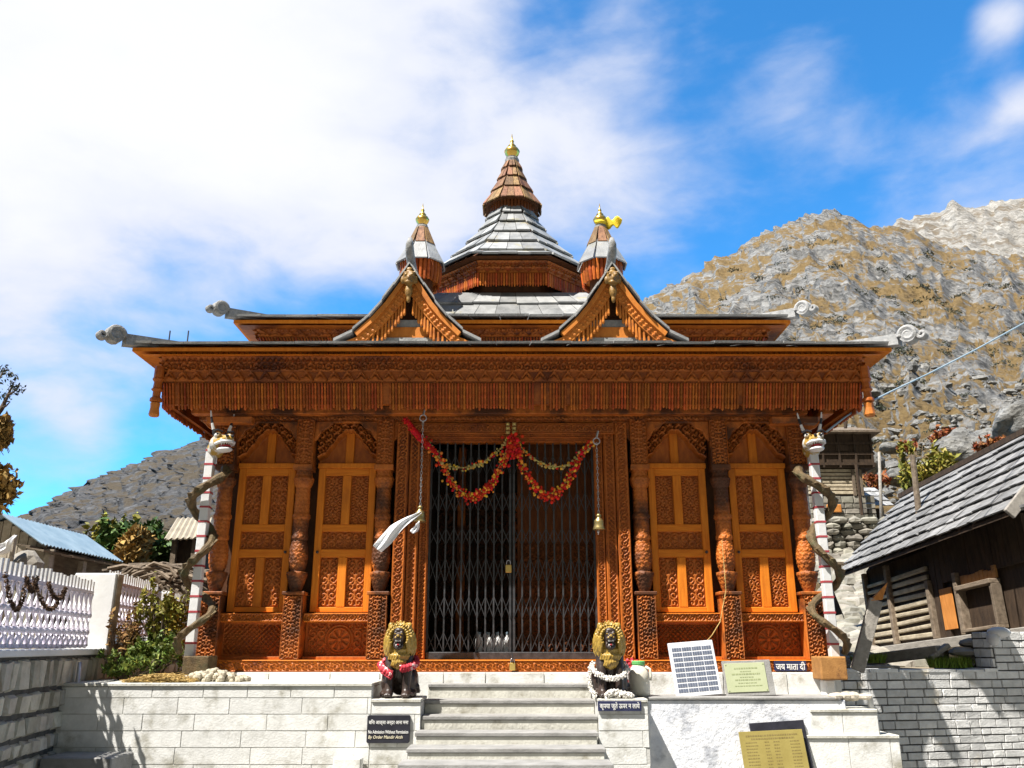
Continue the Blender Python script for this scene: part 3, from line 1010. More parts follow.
def column(x):
    w2 = .095
    y0, y1 = -.13, .06
    mb = MB()
    mb.box(x - w2, x + w2, y0 + .012, y1 + .06, zb1, zp_top)
    mb.box(x - w2 - .02, x + w2 + .02, y0 - .012, y1 + .05, zp_top, zp_top + .035)
    c = mb.build('column', 'wood_column', T, bevel=.008)
    relief('pedestal_carving', f_fine, 2 * w2 - .005, zp_top - zb1 - .02, (x - w2 + .0025, y0 + .006, zb1 + .01), 'wood_column', c, .018, .006)
    mb = MB()
    z = zp_top + .035
    cy = -.03
    hb = zbowl1 - z
    hv = zv1 - zbowl1
    hs = zcap - zv1
    prof = [(.055, 0), (.06, .02), (.080, hb * .45), (.100, hb * .8), (.106, hb * .9), (.106, hb), (.068, hb + .012),
            (.078, hb + hv * .10), (.092, hb + hv * .30), (.096, hb + hv * .5), (.090, hb + hv * .75), (.078, hb + hv * .95), (.072, hb + hv),
            (.086, hb + hv + .015), (.086, hb + hv + .05), (.078, hb + hv + .06), (.080, hb + hv + hs * .3), (.092, hb + hv + hs * .32), (.092, hb + hv + hs * .36), (.078, hb + hv + hs * .38),
            (.074, hb + hv + hs * .75), (.092, hb + hv + hs * .8), (.105, hb + hv + hs * .88), (.085, hb + hv + hs * .93), (.08, hb + hv + hs)]
    n = 16
    # fluted lathe
    vs, fs = [], []
    dense = []
    for (r0, a), (r1, b) in zip(prof[:-1], prof[1:]):
        k = max(1, int((b - a) / .008))
        for i in range(k):
            dense.append((r0 + (r1 - r0) * i / k, a + (b - a) * i / k))
    dense.append(prof[-1])
    n = 72
    for r, zz in dense:
        for k in range(n):
            a = 2 * math.pi * k / n
            bump = 1 + (.085 * max(-.5, min(.5, 2.2 * math.sin(10 * a + 1.4 * math.sin(zz * 70)) * math.sin(zz * 150 + 1.2 * math.sin(10 * a)))) if r > .06 else 0)
            vs.append((x + math.cos(a) * r * bump, cy + math.sin(a) * r * bump, z + zz))
    for i in range(len(dense) - 1):
        for k in range(n):
            k2 = (k + 1) % n
            fs.append((i * n + k, i * n + k2, (i + 1) * n + k2, (i + 1) * n + k))
    mb.add(vs, fs)
    mb.build('shaft', 'wood_column', c, smooth=True)
    mb = MB()
    zc = zcap
    zc1 = zf(420, -.05)
    mb.box(x - .10, x + .10, -.13, .08, zc, zc + .06)
    mb.prism([(x - .09, zc + .06), (x + .09, zc + .06), (x + .09, zc1), (x - .09, zc1)], -.10, .10)
    # bracket wings
    for s in (-1, 1):
        pts = [(x + s * .09, zc1 - .02), (x + s * .30, zc1 - .02), (x + s * .24, zc1 - .09), (x + s * .17, zc1 - .12), (x + s * .13, zc1 - .20), (x + s * .09, zc1 - .24)]
        mb.prism(pts if s < 0 else pts[::-1], -.075, -.02)
    cp = mb.build('capital', 'wood_column', c, bevel=.006)
    relief('capital_carving', f_fine, .178, zc1 - zc - .08, (x - .089, -.102, zc + .065), 'wood_carved', cp, .02, .009)
    return c


for x in COLX:
    column(x)

# doors of the four bays
zd0, zd1 = zf(612, .0), zf(468, .0)
DZ = [zf(607), zf(557), zf(549), zf(531), zf(524), zf(475)]       # panel edges from below


def bay(xa, xb, flip):
    wd = xb - xa
    d = MB()
    st = .075; md = .09
    y0, y1 = .02, .075
    xm = (xa + xb) / 2
    # stiles and rails butt; rails run between the stiles
    d.box(xa, xa + st, y0, y1, zd0, zd1); d.box(xb - st, xb, y0, y1, zd0, zd1)
    door = d.build('panel_door', 'wood_frame', T, bevel=.005)
    r_ = MB()
    for a, b in ((zd0, DZ[0]), (DZ[1], DZ[2]), (DZ[3], DZ[4]), (DZ[5], zd1)):
        r_.box(xa + st, xb - st, y0 + .003, y1, a, b)
    r_.split('rail', 'wood_rail', door, bevel=.004)
    r_ = MB()
    for a, b in ((DZ[0], DZ[1]), (DZ[4], DZ[5])):
        r_.box(xm - md / 2, xm + md / 2, y0 + .001, y1, a, b)
    r_.split('mullion', 'wood_frame', door, bevel=.004)
    pw = wd / 2 - st - md / 2
    for (a, b) in ((DZ[0], DZ[1]), (DZ[4], DZ[5])):
        for px in (xa + st, xm + md / 2):
            # moulding frame round each panel
            relief('carved_panel', (f_tall if (xa < 0) != (a > DZ[2]) else f_leaf) if flip else (f_leaf if a > DZ[2] and xa > 0 else f_tall), pw, b - a, (px, .062, a), 'wood_carved', door, .014, .0065)
    relief('carved_panel', f_panel, wd - 2 * st, DZ[3] - DZ[2], (xa + st, .062, DZ[2]), 'wood_carved', door, .013, .0065)
    bk = MB().box(xa + .01, xb - .01, .076, .139, zd0, zd1)
    bk.build('backing', 'wood_dark', door)
    # lintel and arched transom
    t = MB()
    t.box(xa - .01, xb + .01, .005, .09, zd1, zf(463))
    t.box(xm - .045, xm + .045, .085, .13, zf(463), zf(428))
    tr = t.build('transom', 'wood_frame', T, bevel=.005)
    relief('arch_carving', f_arch, wd + .04, zf(424) - zf(463), (xa - .02, .07, zf(463)), 'wood_carved', tr, .085, .009)
    # sill rail and lower panel
    s = MB().box(xa - .04, xb + .04, -.055, .10, zf(622, -.05), zf(613, -.05))
    sr = s.build('sill_rail', 'wood_frame', T, bevel=.004)
    relief('fret_carving', f_key, wd + .06, zf(613, -.05) - zf(622, -.05) - .012, (xa - .03, -.056, zf(622, -.05) + .006), 'wood_carved', sr, .018, .007)
    lo = MB()
    za, zc = zb1, zf(622, -.05)
    lo.box(xa - .04, xb + .04, -.02, .10, za, za + .03)
    lo.box(xa - .045, xb + .045, .102, .138, za + .03, zc)
    lp = lo.build('lower_panel', 'wood_carved', T, bevel=.003)
    fn = {0: f_lattice, 1: f_wheel}[flip]
    relief('carving', fn, wd + .07, zc - za - .03, (xa - .035, .10, za + .03), 'wood_carved', lp, .028, .008)
    kb = MB()      # door knob
    kb.ball((xb - .045 if flip == 0 else xa + .045, .0, zf(552)), (.016, .02, .016))
    kb.build('knob', 'iron', door, smooth=True)


bay(-2.934, -2.324, 0)
bay(-2.078, -1.460, 1)
bay(1.460, 2.078, 0)
bay(2.324, 2.934, 1)

# doorway: stepped carved jambs and lintels
zg0 = zf(654, .10)
jz = [(1.235, 1.105, -.09, 423), (1.103, .985, -.03, 428), (.983, .885, .03, 434)]
for i, (xo, xi, y, pyt) in enumerate(jz):
    ztop = zf(pyt, y)
    mb = MB()
    for s in (-1, 1):
        x0, x1 = sorted((s * xo, s * xi))
        mb.box(x0, x1, y, y + .14, zb1, ztop)
    mb.box(-xi, xi, y + .004, y + .14, ztop - (xo - xi) * .9, ztop - .002)
    j = mb.build('door_frame', 'wood_fascia', T, bevel=.006)  # wood darker than the doors, to suggest the doorway's shade
    for s in (-1, 1):
        x0, x1 = sorted((s * xo, s * xi))
        relief('jamb_carving', f_vine if i != 1 else f_lattice, x1 - x0 - .02, ztop - zb1 - .03, (x0 + .01, y - .001, zb1 + .02), 'wood_carved', j, .02, .008)
    relief('lintel_carving', f_run, 2 * xi - .02, (xo - xi) * .8, (-xi + .01, y + .003, ztop - (xo - xi) * .86), 'wood_carved', j, .02, .010)
# head panels above the jambs
mb = MB()
mb.box(-1.30, 1.30, .18, .24, zf(434, .1), zt)
mb.build('door_head', 'wood_dark', T)
# threshold
mb = MB().box(-.88, .88, .05, .24, zb1, zf(652, .1))
mb.build('threshold', 'iron', T, bevel=.006)
# porch behind the gate, near-black wood standing in for its shade
mb = MB()
mb.box(-1.298, -.93, .245, 1.55, zb1, zt); mb.box(.93, 1.298, .245, 1.55, zb1, zt)
mb.box(-1.3, 1.3, 1.56, 1.66, zb1, zt)
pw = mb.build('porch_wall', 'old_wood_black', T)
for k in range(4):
    relief('porch_panel', f_tall, .44, 1.9, (-.93 + k * .468, 1.555, zb1 + .06), 'wood_carved' if k == 2 else 'wood_dark', pw, .04, .014)  # the paler third panel stands in for the sunlit part
mb = MB()
for s in (-1, 1):
    mb.box(s * .30 - .05, s * .30 + .05, 1.42, 1.52, zb1, zt)
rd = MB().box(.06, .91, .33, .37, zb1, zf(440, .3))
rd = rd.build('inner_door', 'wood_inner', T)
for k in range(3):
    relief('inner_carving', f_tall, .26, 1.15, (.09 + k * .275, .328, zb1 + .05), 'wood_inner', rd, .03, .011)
mb = MB()
for s in (-1, 1):
    mb.box(s * .62 - .05, s * .62 + .05, 1.42, 1.52, zb1, zt)
mb.split('porch_post', 'wood_column', T, bevel=.01)

# collapsible iron gate in two leaves
zg1 = zf(432, .10)


def gate_leaf(s):
    mb = MB()
    xs = [s * (.02 + .0855 * k) for k in range(11)]
    y = .11
    for k, x in enumerate(xs):
        wv = .012 if k in (0, 10) else .008
        mb.box(x - wv, x + wv, y - .012, y + .012, zg0, zg1)
    H = zg1 - zg0
    for (pa, pb) in ((652, 632), (618, 596), (583, 557), (545, 528), (512, 492), (475, 455)):
        za = zf(pa, .11)
        zh = zf(pb, .11) - za
        for k in range(0, 10):
            a, c = xs[k], xs[k + 1]
            for (z0, z1, yy) in ((za, za + zh, y - .018), (za + zh, za, y + .018)):
                mb.beam((a, yy, z0), (c, yy, z1), .006, .022, (0, 1, 0))
    mb.box(min(xs[0], xs[-1]), max(xs[0], xs[-1]), y - .02, y + .02, zg0 - .02, zg0 + .01)
    mb.box(min(xs[0], xs[-1]), max(xs[0], xs[-1]), y - .02, y + .02, zg1 - .02, zg1 + .01)
    mb.build('gate_leaf', 'iron', T)


gate_leaf(-1)
gate_leaf(1)


# ---- eaves, fascias and roofs
def ring(mb, h0, z0, h1, z1):
    """four sloping quads between two squares about the temple's centre"""
    c = [(-1, -1), (1, -1), (1, 1), (-1, 1)]
    vs = [(sx * h0, TC + sy * h0, z0) for sx, sy in c] + [(sx * h1, TC + sy * h1, z1) for sx, sy in c]
    fs = [(i, (i + 1) % 4, (i + 1) % 4 + 4, i + 4) for i in range(4)]
    return mb.add(vs, fs)


def sides(name, mesh_ob):
    """copy a front part of the temple to the other three sides"""
    for k in (1, 2, 3):
        c = dup(mesh_ob, T)
        c.rotation_euler = (0, 0, k * math.pi / 2)


def roof(name, he, ze, ht, zt_, rows, ncol, mat='slate'):
    mb = MB()
    for k in range(4):
        m_ = Matrix.Rotation(k * math.pi / 2, 3, 'Z')
        q = [Vector((-he, -he, ze)), Vector((he, -he, ze)), Vector((ht, -ht, zt_)), Vector((-ht, -ht, zt_))]
        q = [m_ @ p + Vector((0, TC, 0)) for p in q]
        mb.slabs(*q, rows, ncol, .024, .022, .25)
    o = mb.build(name, mat, T, bevel=0)
    u = MB()
    ring(u, he - .03, ze - .012, ht, zt_ - .012)
    ring(u, ht, zt_ - .05, he - .03, ze - .05)
    ring(u, he - .03, ze - .05, he - .03, ze - .012)
    u.build('roof_deck', 'wood_frame', o)
    return o


def fascia(h_top, zt1, h_bot, zb_, frac, slat_sp, mat='wood_fascia', rel_res=.011, period=1.0):
    """carved, inward sloping band with a fringe of turned slats, front side; copied to the others"""
    yT, yB = TC - h_top, TC - h_bot
    H = zt1 - zb_
    zc = zb_ + H * frac
    sh = (h_top - h_bot) / H
    hc = h_bot + sh * H * frac
    plank = MB()
    q = lambda h, z: [(-h, TC - h, z), (h, TC - h, z)]
    b = MB()
    a, c = q(h_bot + .0, zb_ + .05), q(h_top, zt1)
    b.add([a[0], a[1], c[1], c[0]] + [(p[0], p[1] + .05, p[2]) for p in (a[0], a[1], c[1], c[0])], [(0, 1, 2, 3), (7, 6, 5, 4), (0, 3, 7, 4), (1, 5, 6, 2), (2, 6, 7, 3), (0, 4, 5, 1)])
    f = b.build('fascia', mat, T)
    # carved band
    zt2 = zt1 - H * .10
    ht2 = h_top - sh * H * .10
    r_ = relief('carved_band', f_fascia, 2 * ht2, zt2 - zc, (-ht2, TC - hc - .004, zc), mat, f, .035, rel_res, shear=sh, taper=(ht2 - hc) / ht2)
    # bead moulding on top
    m_ = MB()
    nb = int(2 * h_top / .055)
    for k in range(nb):
        x = -h_top + (k + .5) * 2 * h_top / nb
        m_.box(x - .021, x + .021, TC - h_top - .028, TC - h_top + .01, zt2 + .0, zt2 + H * .05)
    m_.box(-h_top, h_top, TC - h_top - .035, TC - h_top + .01, zt2 + H * .05 + .002, zt1 - .002)
    m_.build('bead_moulding', 'wood_frame', f)
    # fringe
    s = MB()
    n = int(2 * hc / slat_sp)
    hs = zc - zb_
    for k in range(n):
        x = -hc + (k + .5) * 2 * hc / n
        rr = slat_sp * .36
        if random.random() < .02:
            continue
        x += random.gauss(0, slat_sp * .06)
        dz = random.uniform(-.022, .008)
        prof = [(rr * .9, 0), (rr * .9, -hs * .1), (rr * 1.15, -hs * .13), (rr * .8, -hs * .2), (rr * .85, -hs * .42), (rr * 1.2, -hs * .48), (rr * 1.2, -hs * .54),
                (rr * .8, -hs * .6), (rr * .85, -hs * .8), (rr * 1.25, -hs * .86), (rr * 1.1, -hs * .95 + dz), (rr * .5, -hs + dz)]
        fsx = 1 - (hc - h_bot) / hc * .9
        vs, fs = [], []
        m = 6
        for r, z in prof:
            t = -z / hs
            cx = x * (1 - t * (hc - h_bot) / hc); cy = TC - hc + sh * hs * t - .012
            for j in range(m):
                a = 2 * math.pi * j / m
                vs.append((cx + math.cos(a) * r, cy + math.sin(a) * r, zc + z))
        for i in range(len(prof) - 1):
            for j in range(m):
                j2 = (j + 1) % m
                fs.append((i * m + j2, i * m + j, (i + 1) * m + j, (i + 1) * m + j2))
        fs.append(tuple(range((len(prof) - 1) * m, len(prof) * m))[::-1])
        s.add(vs, fs)
    s.build('fringe', 'wood_fringe', f)
    sides('fascia', f)
    return f


ZE1 = zf(345.5, -.77)                      # lower eave
HE1 = WL + .77
roof('lower_roof', HE1, ZE1, 2.80, ZE1 + .36, 4, 22)
HF1T, HF1B = WL + .525, WL + .46
fascia(HF1T, zf(350.5, -.53), HF1B, zf(409, -.46), .43, .031)
mb = MB()                                   # soffit boards and the carved beam under the fringe
ring(mb, HF1T + .1, zf(350.5, -.53) + .01, WL, zf(350.5, -.53) + .02)
ring(mb, WL - .05, zf(350.5, -.53) + .05, HE1 - .1, ZE1 - .06)
mb.build('soffit', 'wood_frame', T)
mb = MB()
for k in range(4):
    m_ = Matrix.Rotation(k * math.pi / 2, 3, 'Z')
    def bx(x0, x1, y0, y1, z0, z1):
        p = [(x0, y0, z0), (x1, y0, z0), (x1, y1, z0), (x0, y1, z0), (x0, y0, z1), (x1, y0, z1), (x1, y1, z1), (x0, y1, z1)]
        mb.hexa([m_ @ Vector(a) + Vector((0, TC, 0)) for a in p])
    bx(-WL + .0, WL - .12, -WL - .07, -WL + .12, zf(424), zf(350.5, -.53) + .015)
    bx(-WL - .25, WL - .02, -WL - .26, -WL - .14, zf(415, -.2), zf(402, -.2))
mb.build('eave_beam', 'wood_column', T, bevel=.006)
relief('eave_beam_carving', f_run, 2 * WL - .3, zf(412, -.08) - zf(424) - .01, (-WL + .15, -.072, zf(424) + .008), 'wood_carved', T, .02, .012)
# bracket blocks peeping out under the fringe
mb = MB()
for s in (-1, 1):
    mb.beam((s * 2.72, -.34, zf(421, -.34)), (s * 3.2, -.34, zf(421, -.34)), .12, .07)
mb.split('bracket_beam', 'wood_column', T, bevel=.006)

# pendants on the eave corners
for sx in (-1, 1):
    for sy in (-1, 1):
        x, y = sx * (HF1T + .015), TC + sy * (HF1T + .03)
        mb = MB()
        zt3 = zf(366, -.57)
        L = zt3 - zf(402, -.55)
        mb.lathe([(.05, 0), (.05, -.12), (.06, -.14), (.04, -.17), (.045, -L * .6), (.06, -L * .65), (.04, -L * .7), (.04, -L * .85), (.06, -L * .9), (.062, -L * .97), (.04, -L)][::-1], (x - sx * .02, y - sy * .02, zt3), 10)
        p = mb.build('corner_pendant', 'wood_fascia', T, smooth=False)
        mb = MB()
        mb.lathe([(.045, -L - .15), (.055, -L - .13), (.045, -L - .06), (.05, -L - .01), (.03, -L)], (x - sx * .02, y - sy * .02, zt3), 9)
        mb.build('tassel', 'wood_gable', p)

# second tier
HE2 = 3.19
ZE2 = zf(318, TC - HE2)
roof('upper_roof', HE2, ZE2, 1.72, ZE2 + .37, 4, 18)
fascia(3.0, zf(321, TC - 3.0), 2.90, zf(345, TC - 2.9), .30, .034)
mb = MB()
ring(mb, 3.12, ZE2 - .06, 2.7, ZE2 - .05)
ring(mb, 2.84, ZE1 + .2, 2.84, ZE2 - .05)
mb.build('upper_wall', 'wood_fascia', T)


# ram-horn ends of the hip beams
def horn(he, ze, sx, sy, scale, mat):
    """a hip beam lying on the roof corner with a scroll carved on its end"""
    d = Vector((sx, sy, 0)).normalized()
    c0 = Vector((sx * he, TC + sy * he, ze))
    mb = MB()
    up = Vector((0, 0, 1))
    a = c0 - d * 1.55 * scale + up * .235
    b = c0 + d * .05 * scale + up * .045
    side = Vector((-d.y, d.x, 0))
    n = 6
    for i in range(n):
        pass
    h0, h1 = .03 * scale, .058 * scale
    wv = .055 * scale
    mb.hexa([a - side * wv - up * h0, b - side * wv - up * h1, b + side * wv - up * h1, a + side * wv - up * h0,
             a - side * wv + up * h0, b - side * wv + up * h1, b + side * wv + up * h1, a + side * wv + up * h0])
    # scroll: a fat spiral tube plus a smaller curl further out
    cc = b + d * .10 * scale + up * .03 * scale
    pts, rr = [], []
    for i in range(26):
        t = i / 25
        ang = math.pi * 1.05 - t * math.pi * 2.9
        r = (.085 - .062 * t) * scale
        pts.append(cc + d * (math.cos(ang) * r) + up * (math.sin(ang) * r))
        rr.append((.032 - .012 * t) * scale)
    mb.tube(pts, rr, 8)
    mb.tube([p + side * .045 * scale for p in pts], rr, 8)
    mb.tube([p - side * .045 * scale for p in pts], rr, 8)
    mb.lathe([(.088 * scale, -.062 * scale), (.088 * scale, .062 * scale)], (0, 0, 0), 12)
    k = len(mb.v) - 24
    m3 = Matrix((d, up, side)).transposed()
    for i in range(k, len(mb.v)):
        mb.v[i] = tuple(cc + m3 @ Vector(mb.v[i]))
    c2 = cc + d * .125 * scale - up * .025 * scale
    pts, rr = [], []
    for i in range(18):
        t = i / 17
        ang = math.pi * .9 + t * math.pi * 2.2
        r = (.045 - .032 * t) * scale
        pts.append(c2 + d * (math.cos(ang) * r) + up * (math.sin(ang) * r))
        rr.append((.024 - .010 * t) * scale)
    for o_ in (-.03, 0, .03):
        mb.tube([p + side * o_ * scale for p in pts], rr, 7)
    mb.build('ram_horn_finial', mat, T, smooth=False)


for sx, sy, mt in ((-1, -1, 'weathered_grey'), (1, -1, 'horn_pale'), (-1, 1, 'weathered_grey'), (1, 1, 'horn_pale')):  # right-hand horns take the paler grey
    horn(HE1, ZE1, sx, sy, 1.0, mt)
    horn(HE2, ZE2, sx, sy, .9, mt)
# two thin rods on the roof edge
mb = MB()
for px in (168.5, 187):
    p = P(px, 344, -.5)
    mb.tube([p + Vector((0, 0, -.02)), p + Vector((0, 0, .15))], .008, 6)
mb.split('roof_rod', 'iron', T)


# ---- dormer gables
def gable(xc, horn_mat):
    Y = -.48
    k = (9 + Y) / F / .925           # metres per pixel at the gable
    zbase = zf(343, Y)
    zz = lambda dpx: zf(265 + dpx, Y)
    outer = [(0, 0), (6, 9), (15, 22), (26, 38), (38, 52), (54, 67), (72, 76)]
    oc = [(dx * k, zz(dy)) for dx, dy in outer]
    c0 = oc
    root = MB()
    # slate roof of the dormer: thick curved sheet running back into the roof
    for s in (-1, 1):
        yb = .95
        for i in range(len(oc) - 1):
            (x0, z0), (x1, z1) = oc[i], oc[i + 1]
            th = .032
            ov = .02
            lift = .014 if i in (2, 4) else 0.0
            y0 = Y - .12 + (.03 if i > 3 else 0)
            a = [(xc + s * x0, z0 + lift), (xc + s * x1, z1 + lift * 1.6)]
            root.hexa([(a[0][0], y0, a[0][1] - th), (a[1][0], y0, a[1][1] - th), (a[1][0], yb, a[1][1] - th), (a[0][0], yb, a[0][1] - th),
                       (a[0][0], y0, a[0][1]), (a[1][0], y0, a[1][1]), (a[1][0], yb, a[1][1]), (a[0][0], yb, a[0][1])])
    g = root.build('gable', 'slate', T)
    def offs(d):
        out = []
        for i, (x, z) in enumerate(oc):
            x2, z2 = oc[min(i + 1, len(oc) - 1)]; x1, z1 = oc[max(i - 1, 0)]
            tx, tz = x2 - x1, z2 - z1
            l = math.hypot(tx, tz)
            nx, nz = tz / l, -tx / l       # inwards and down
            xx, zz_ = x + nx * d, z + nz * d
            out.append((xx, zz_))
        out[0] = (0.0, oc[0][1] - d * 1.7)
        return out
    def strip(mb, d0, d1, y0, y1, s, lim=None):
        A, B = offs(d0), offs(d1)
        for i in range(len(A) - 1):
            q = [A[i], A[i + 1], B[i + 1], B[i]]
            if lim is not None and i >= lim:
                break
            q = [(max(0, x), max(z, zbase - .03)) for x, z in q]
            vs = [(xc + s * x, y0, z) for x, z in q] + [(xc + s * x, y1, z) for x, z in q]
            f = [(0, 1, 2, 3), (7, 6, 5, 4), (0, 4, 5, 1), (1, 5, 6, 2), (2, 6, 7, 3), (3, 7, 4, 0)]
            mb.add(vs, f if s < 0 else [tuple(reversed(p)) for p in f])
    for s in (-1, 1):
        mb = MB()
        strip(mb, .034, .085, Y - .075, Y + .0, s, 5)
        mb.build('bargeboard', 'wood_gable', g)
        # carved inner board: little leaves along the run
        mb = MB()
        strip(mb, .085, .180, Y - .045, Y + .02, s)
        A, B = offs(.095), offs(.175)
        for i in range(1, len(A) - 1):
            for j in range(4):
                t = (j + .5) / 4
                for t2 in (.3, .7):
                    x = (A[i][0] * (1 - t) + A[i + 1][0] * t) * (1 - t2) + (B[i][0] * (1 - t) + B[i + 1][0] * t) * t2
                    z = (A[i][1] * (1 - t) + A[i + 1][1] * t) * (1 - t2) + (B[i][1] * (1 - t) + B[i + 1][1] * t) * t2
                    if z > zbase:
                        mb.ball((xc + s * x, Y - .048, z), (.020, .014, .016), 6, 4)
        mb.build('carved_board', 'wood_gable', g)
        # fringe of slats
        mb = MB()
        A = offs(.180)
        tot = 25
        for q in range(tot):
            t = (q + .6) / tot * (len(A) - 1)
            i = min(int(t), len(A) - 2); fr = t - i
            x = A[i][0] * (1 - fr) + A[i + 1][0] * fr; z = A[i][1] * (1 - fr) + A[i + 1][1] * fr
            if x < .02 or z < zbase + .01:
                continue
            zl = max(zbase - .01, z - .17 - .015 * (q % 2))
            mb.tube([(xc + s * x, Y - .02, z + .01), (xc + s * x, Y - .02, (z + zl) / 2), (xc + s * x, Y - .02, zl + .02), (xc + s * x, Y - .02, zl)], [.013, .013, .016, .008], 6)
        mb.build('fringe', 'wood_gable', g)
    # tympanum: dark recess with a pale and an orange band
    mb = MB()
    mb.prism([(xc - .52, zbase - .03), (xc + .52, zbase - .03), (xc + .05, zz(30)), (xc - .05, zz(30))], Y + .14, Y + .18)
    mb.build('tympanum', 'wood_dark', g)
    mb = MB()
    mb.box(xc - .30, xc + .30, Y + .06, Y + .139, zz(53), zz(60))
    mb.box(xc - .44, xc + .44, Y + .02, Y + .139, zz(72), zz(79))
    mb.split('slate_course', 'slate_pale', g)
    mb = MB()
    mb.box(xc - .38, xc + .38, Y + .05, Y + .139, zz(60.5), zz(71.5))
    b = mb.build('carved_band', 'wood_gable', g)
    # lion mask at the apex
    mb = MB()
    c = Vector((xc, Y - .10, zz(17)))
    mb.ball(c, (.075, .055, .095))
    mb.ball(c + Vector((0, -.045, -.015)), (.022, .03, .035), 8, 6)
    mb.ball(c + Vector((0, -.04, -.06)), (.042, .025, .02), 8, 6)
    for s in (-1, 1):
        mb.ball(c + Vector((s * .032, -.045, .025)), (.018, .015, .014), 8, 6)
        mb.ball(c + Vector((s * .065, 0, .07)), (.022, .02, .035), 8, 6)
        mb.ball(c + Vector((s * .035, -.035, .052)), (.028, .016, .011), 8, 6)
        mb.ball(c + Vector((s * .07, -.0, -.02)), (.026, .025, .05), 8, 6)
    mb.ball(c + Vector((0, 0, -.15)), (.045, .035, .085), 8, 6)
    mb.ball(c + Vector((0, 0, -.24)), (.025, .022, .05), 8, 6)
    mb.ball(c + Vector((0, 0, .10)), (.04, .03, .03), 8, 6)
    remesh(mb.build('lion_mask', 'bronze', g), .007, 1)
    # upturned ridge end
    mb = MB()
    top = oc[0][1]
    pts = [(xc, Y + .55, top + .0), (xc, Y + .25, top + .02), (xc, Y + .02, top + .035), (xc, Y - .13, top + .08), (xc, Y - .19, top + .16), (xc, Y - .15, top + .24)]
    mb.tube(pts, [.05, .05, .05, .05, .042, .026], 8)
    mb.build('ridge_horn', horn_mat, g, smooth=True)


gable(P(411, 265, -.48).x, 'weathered_grey')
gable(P(611, 265, -.48).x, 'weathered_grey')

# ---- octagonal tower
ZS0, ZS1 = ZE2 + .37, zf(293, 2.1)
OCT = math.pi / 8


def octp(r_in, z, k):
    a = -math.pi / 2 + k * math.pi / 4
    R_ = r_in / math.cos(OCT)
    return Vector((math.cos(a + OCT) * R_, TC + math.sin(a + OCT) * R_, z))


def octslabs(rings, ncols, mat, name, parent, th=.03, lift=.028, deck=True):
    mb = MB()
    for (r0, z0), (r1, z1), nc in zip(rings[:-1], rings[1:], ncols):
        for k in range(8):
            A, B = octp(r0, z0, k - 1), octp(r0, z0, k)
            D, C = octp(r1, z1, k - 1), octp(r1, z1, k)
            # one course, lower edge lapping a little over the course below
            A2, B2 = A + (A - D) * .10, B + (B - C) * .10
            mb.slabs(A2, B2, C, D, 1, nc, th, lift, .18)
    o = mb.build(name, mat, parent)
    if deck:
        u = MB()
        for (r0, z0), (r1, z1) in zip(rings[:-1], rings[1:]):
            for k in range(8):
                u.add([octp(r0, z0 - .006, k - 1), octp(r0, z0 - .006, k), octp(r1, z1 - .006, k), octp(r1, z1 - .006, k - 1)], [(0, 1, 2, 3)])
        r0, z0 = rings[0]
        u.add([octp(r0, z0 - .006, k) for k in range(8)], [tuple(range(7, -1, -1))])
        u.build('roof_deck', 'wood_dark', o)
    return o


mb = MB()                                   # steep skirt roof at the foot of the tower
for k in range(4):
    m_ = Matrix.Rotation(k * math.pi / 2, 3, 'Z')
    q = [Vector((-1.74, -1.74, ZS0)), Vector((1.74, -1.74, ZS0)), Vector((1.05, -1.05, ZS1)), Vector((-1.05, -1.05, ZS1))]
    mb.slabs(*[m_ @ p + Vector((0, TC, 0)) for p in q], 3, 12, .03, .03, .2)
sk = mb.build('skirt_roof', 'slate_pale', T)
u = MB()
ring(u, 1.74, ZS0 - .01, 1.0, ZS1 + .0)
u.build('roof_deck', 'wood_dark', sk)

RO = 1.28
ZO = zf(257, TC - RO)                       # octagon eave
ZOb = zf(286, TC - 1.2)
mb = MB()
for k in range(8):
    mb.add([octp(.98, ZS1 - .2, k - 1), octp(.98, ZS1 - .2, k), octp(.98, ZO, k), octp(.98, ZO, k - 1)], [(0, 1, 2, 3)])
tower = mb.build('tower_drum', 'wood_dark', T)
zmid = ZOb + (ZO - ZOb) * .48
wface = 2 * 1.2 * math.tan(OCT)
fm = None
for k in range(8):
    mb = MB()
    A, B = Vector((-wface / 2, -1.2, ZOb + .06)), Vector((wface / 2, -1.2, ZO))
    n = int(wface / .036)
    for j in range(n):
        x = -wface / 2 + (j + .5) * wface / n
        mb.tube([(x, -1.2, zmid), (x, -1.2, (zmid + ZOb) / 2), (x, -1.2, ZOb + .05), (x, -1.2, ZOb + random.uniform(-.01, .01))], [.012, .013, .015, .008], 6)
    mb.box(-wface / 2, wface / 2, -1.185, -1.14, ZOb + .05, ZO)
    mb.v = [(p[0], p[1] + TC, p[2]) for p in mb.v]
    f = mb.build('tower_fascia', 'wood_fringe', T)
    relief('carved_band', f_fascia, wface, ZO - zmid - .02, (-wface / 2, TC - 1.19, zmid), 'wood_fascia', f, .03, .012)
    f.rotation_euler = (0, 0, k * math.pi / 4)

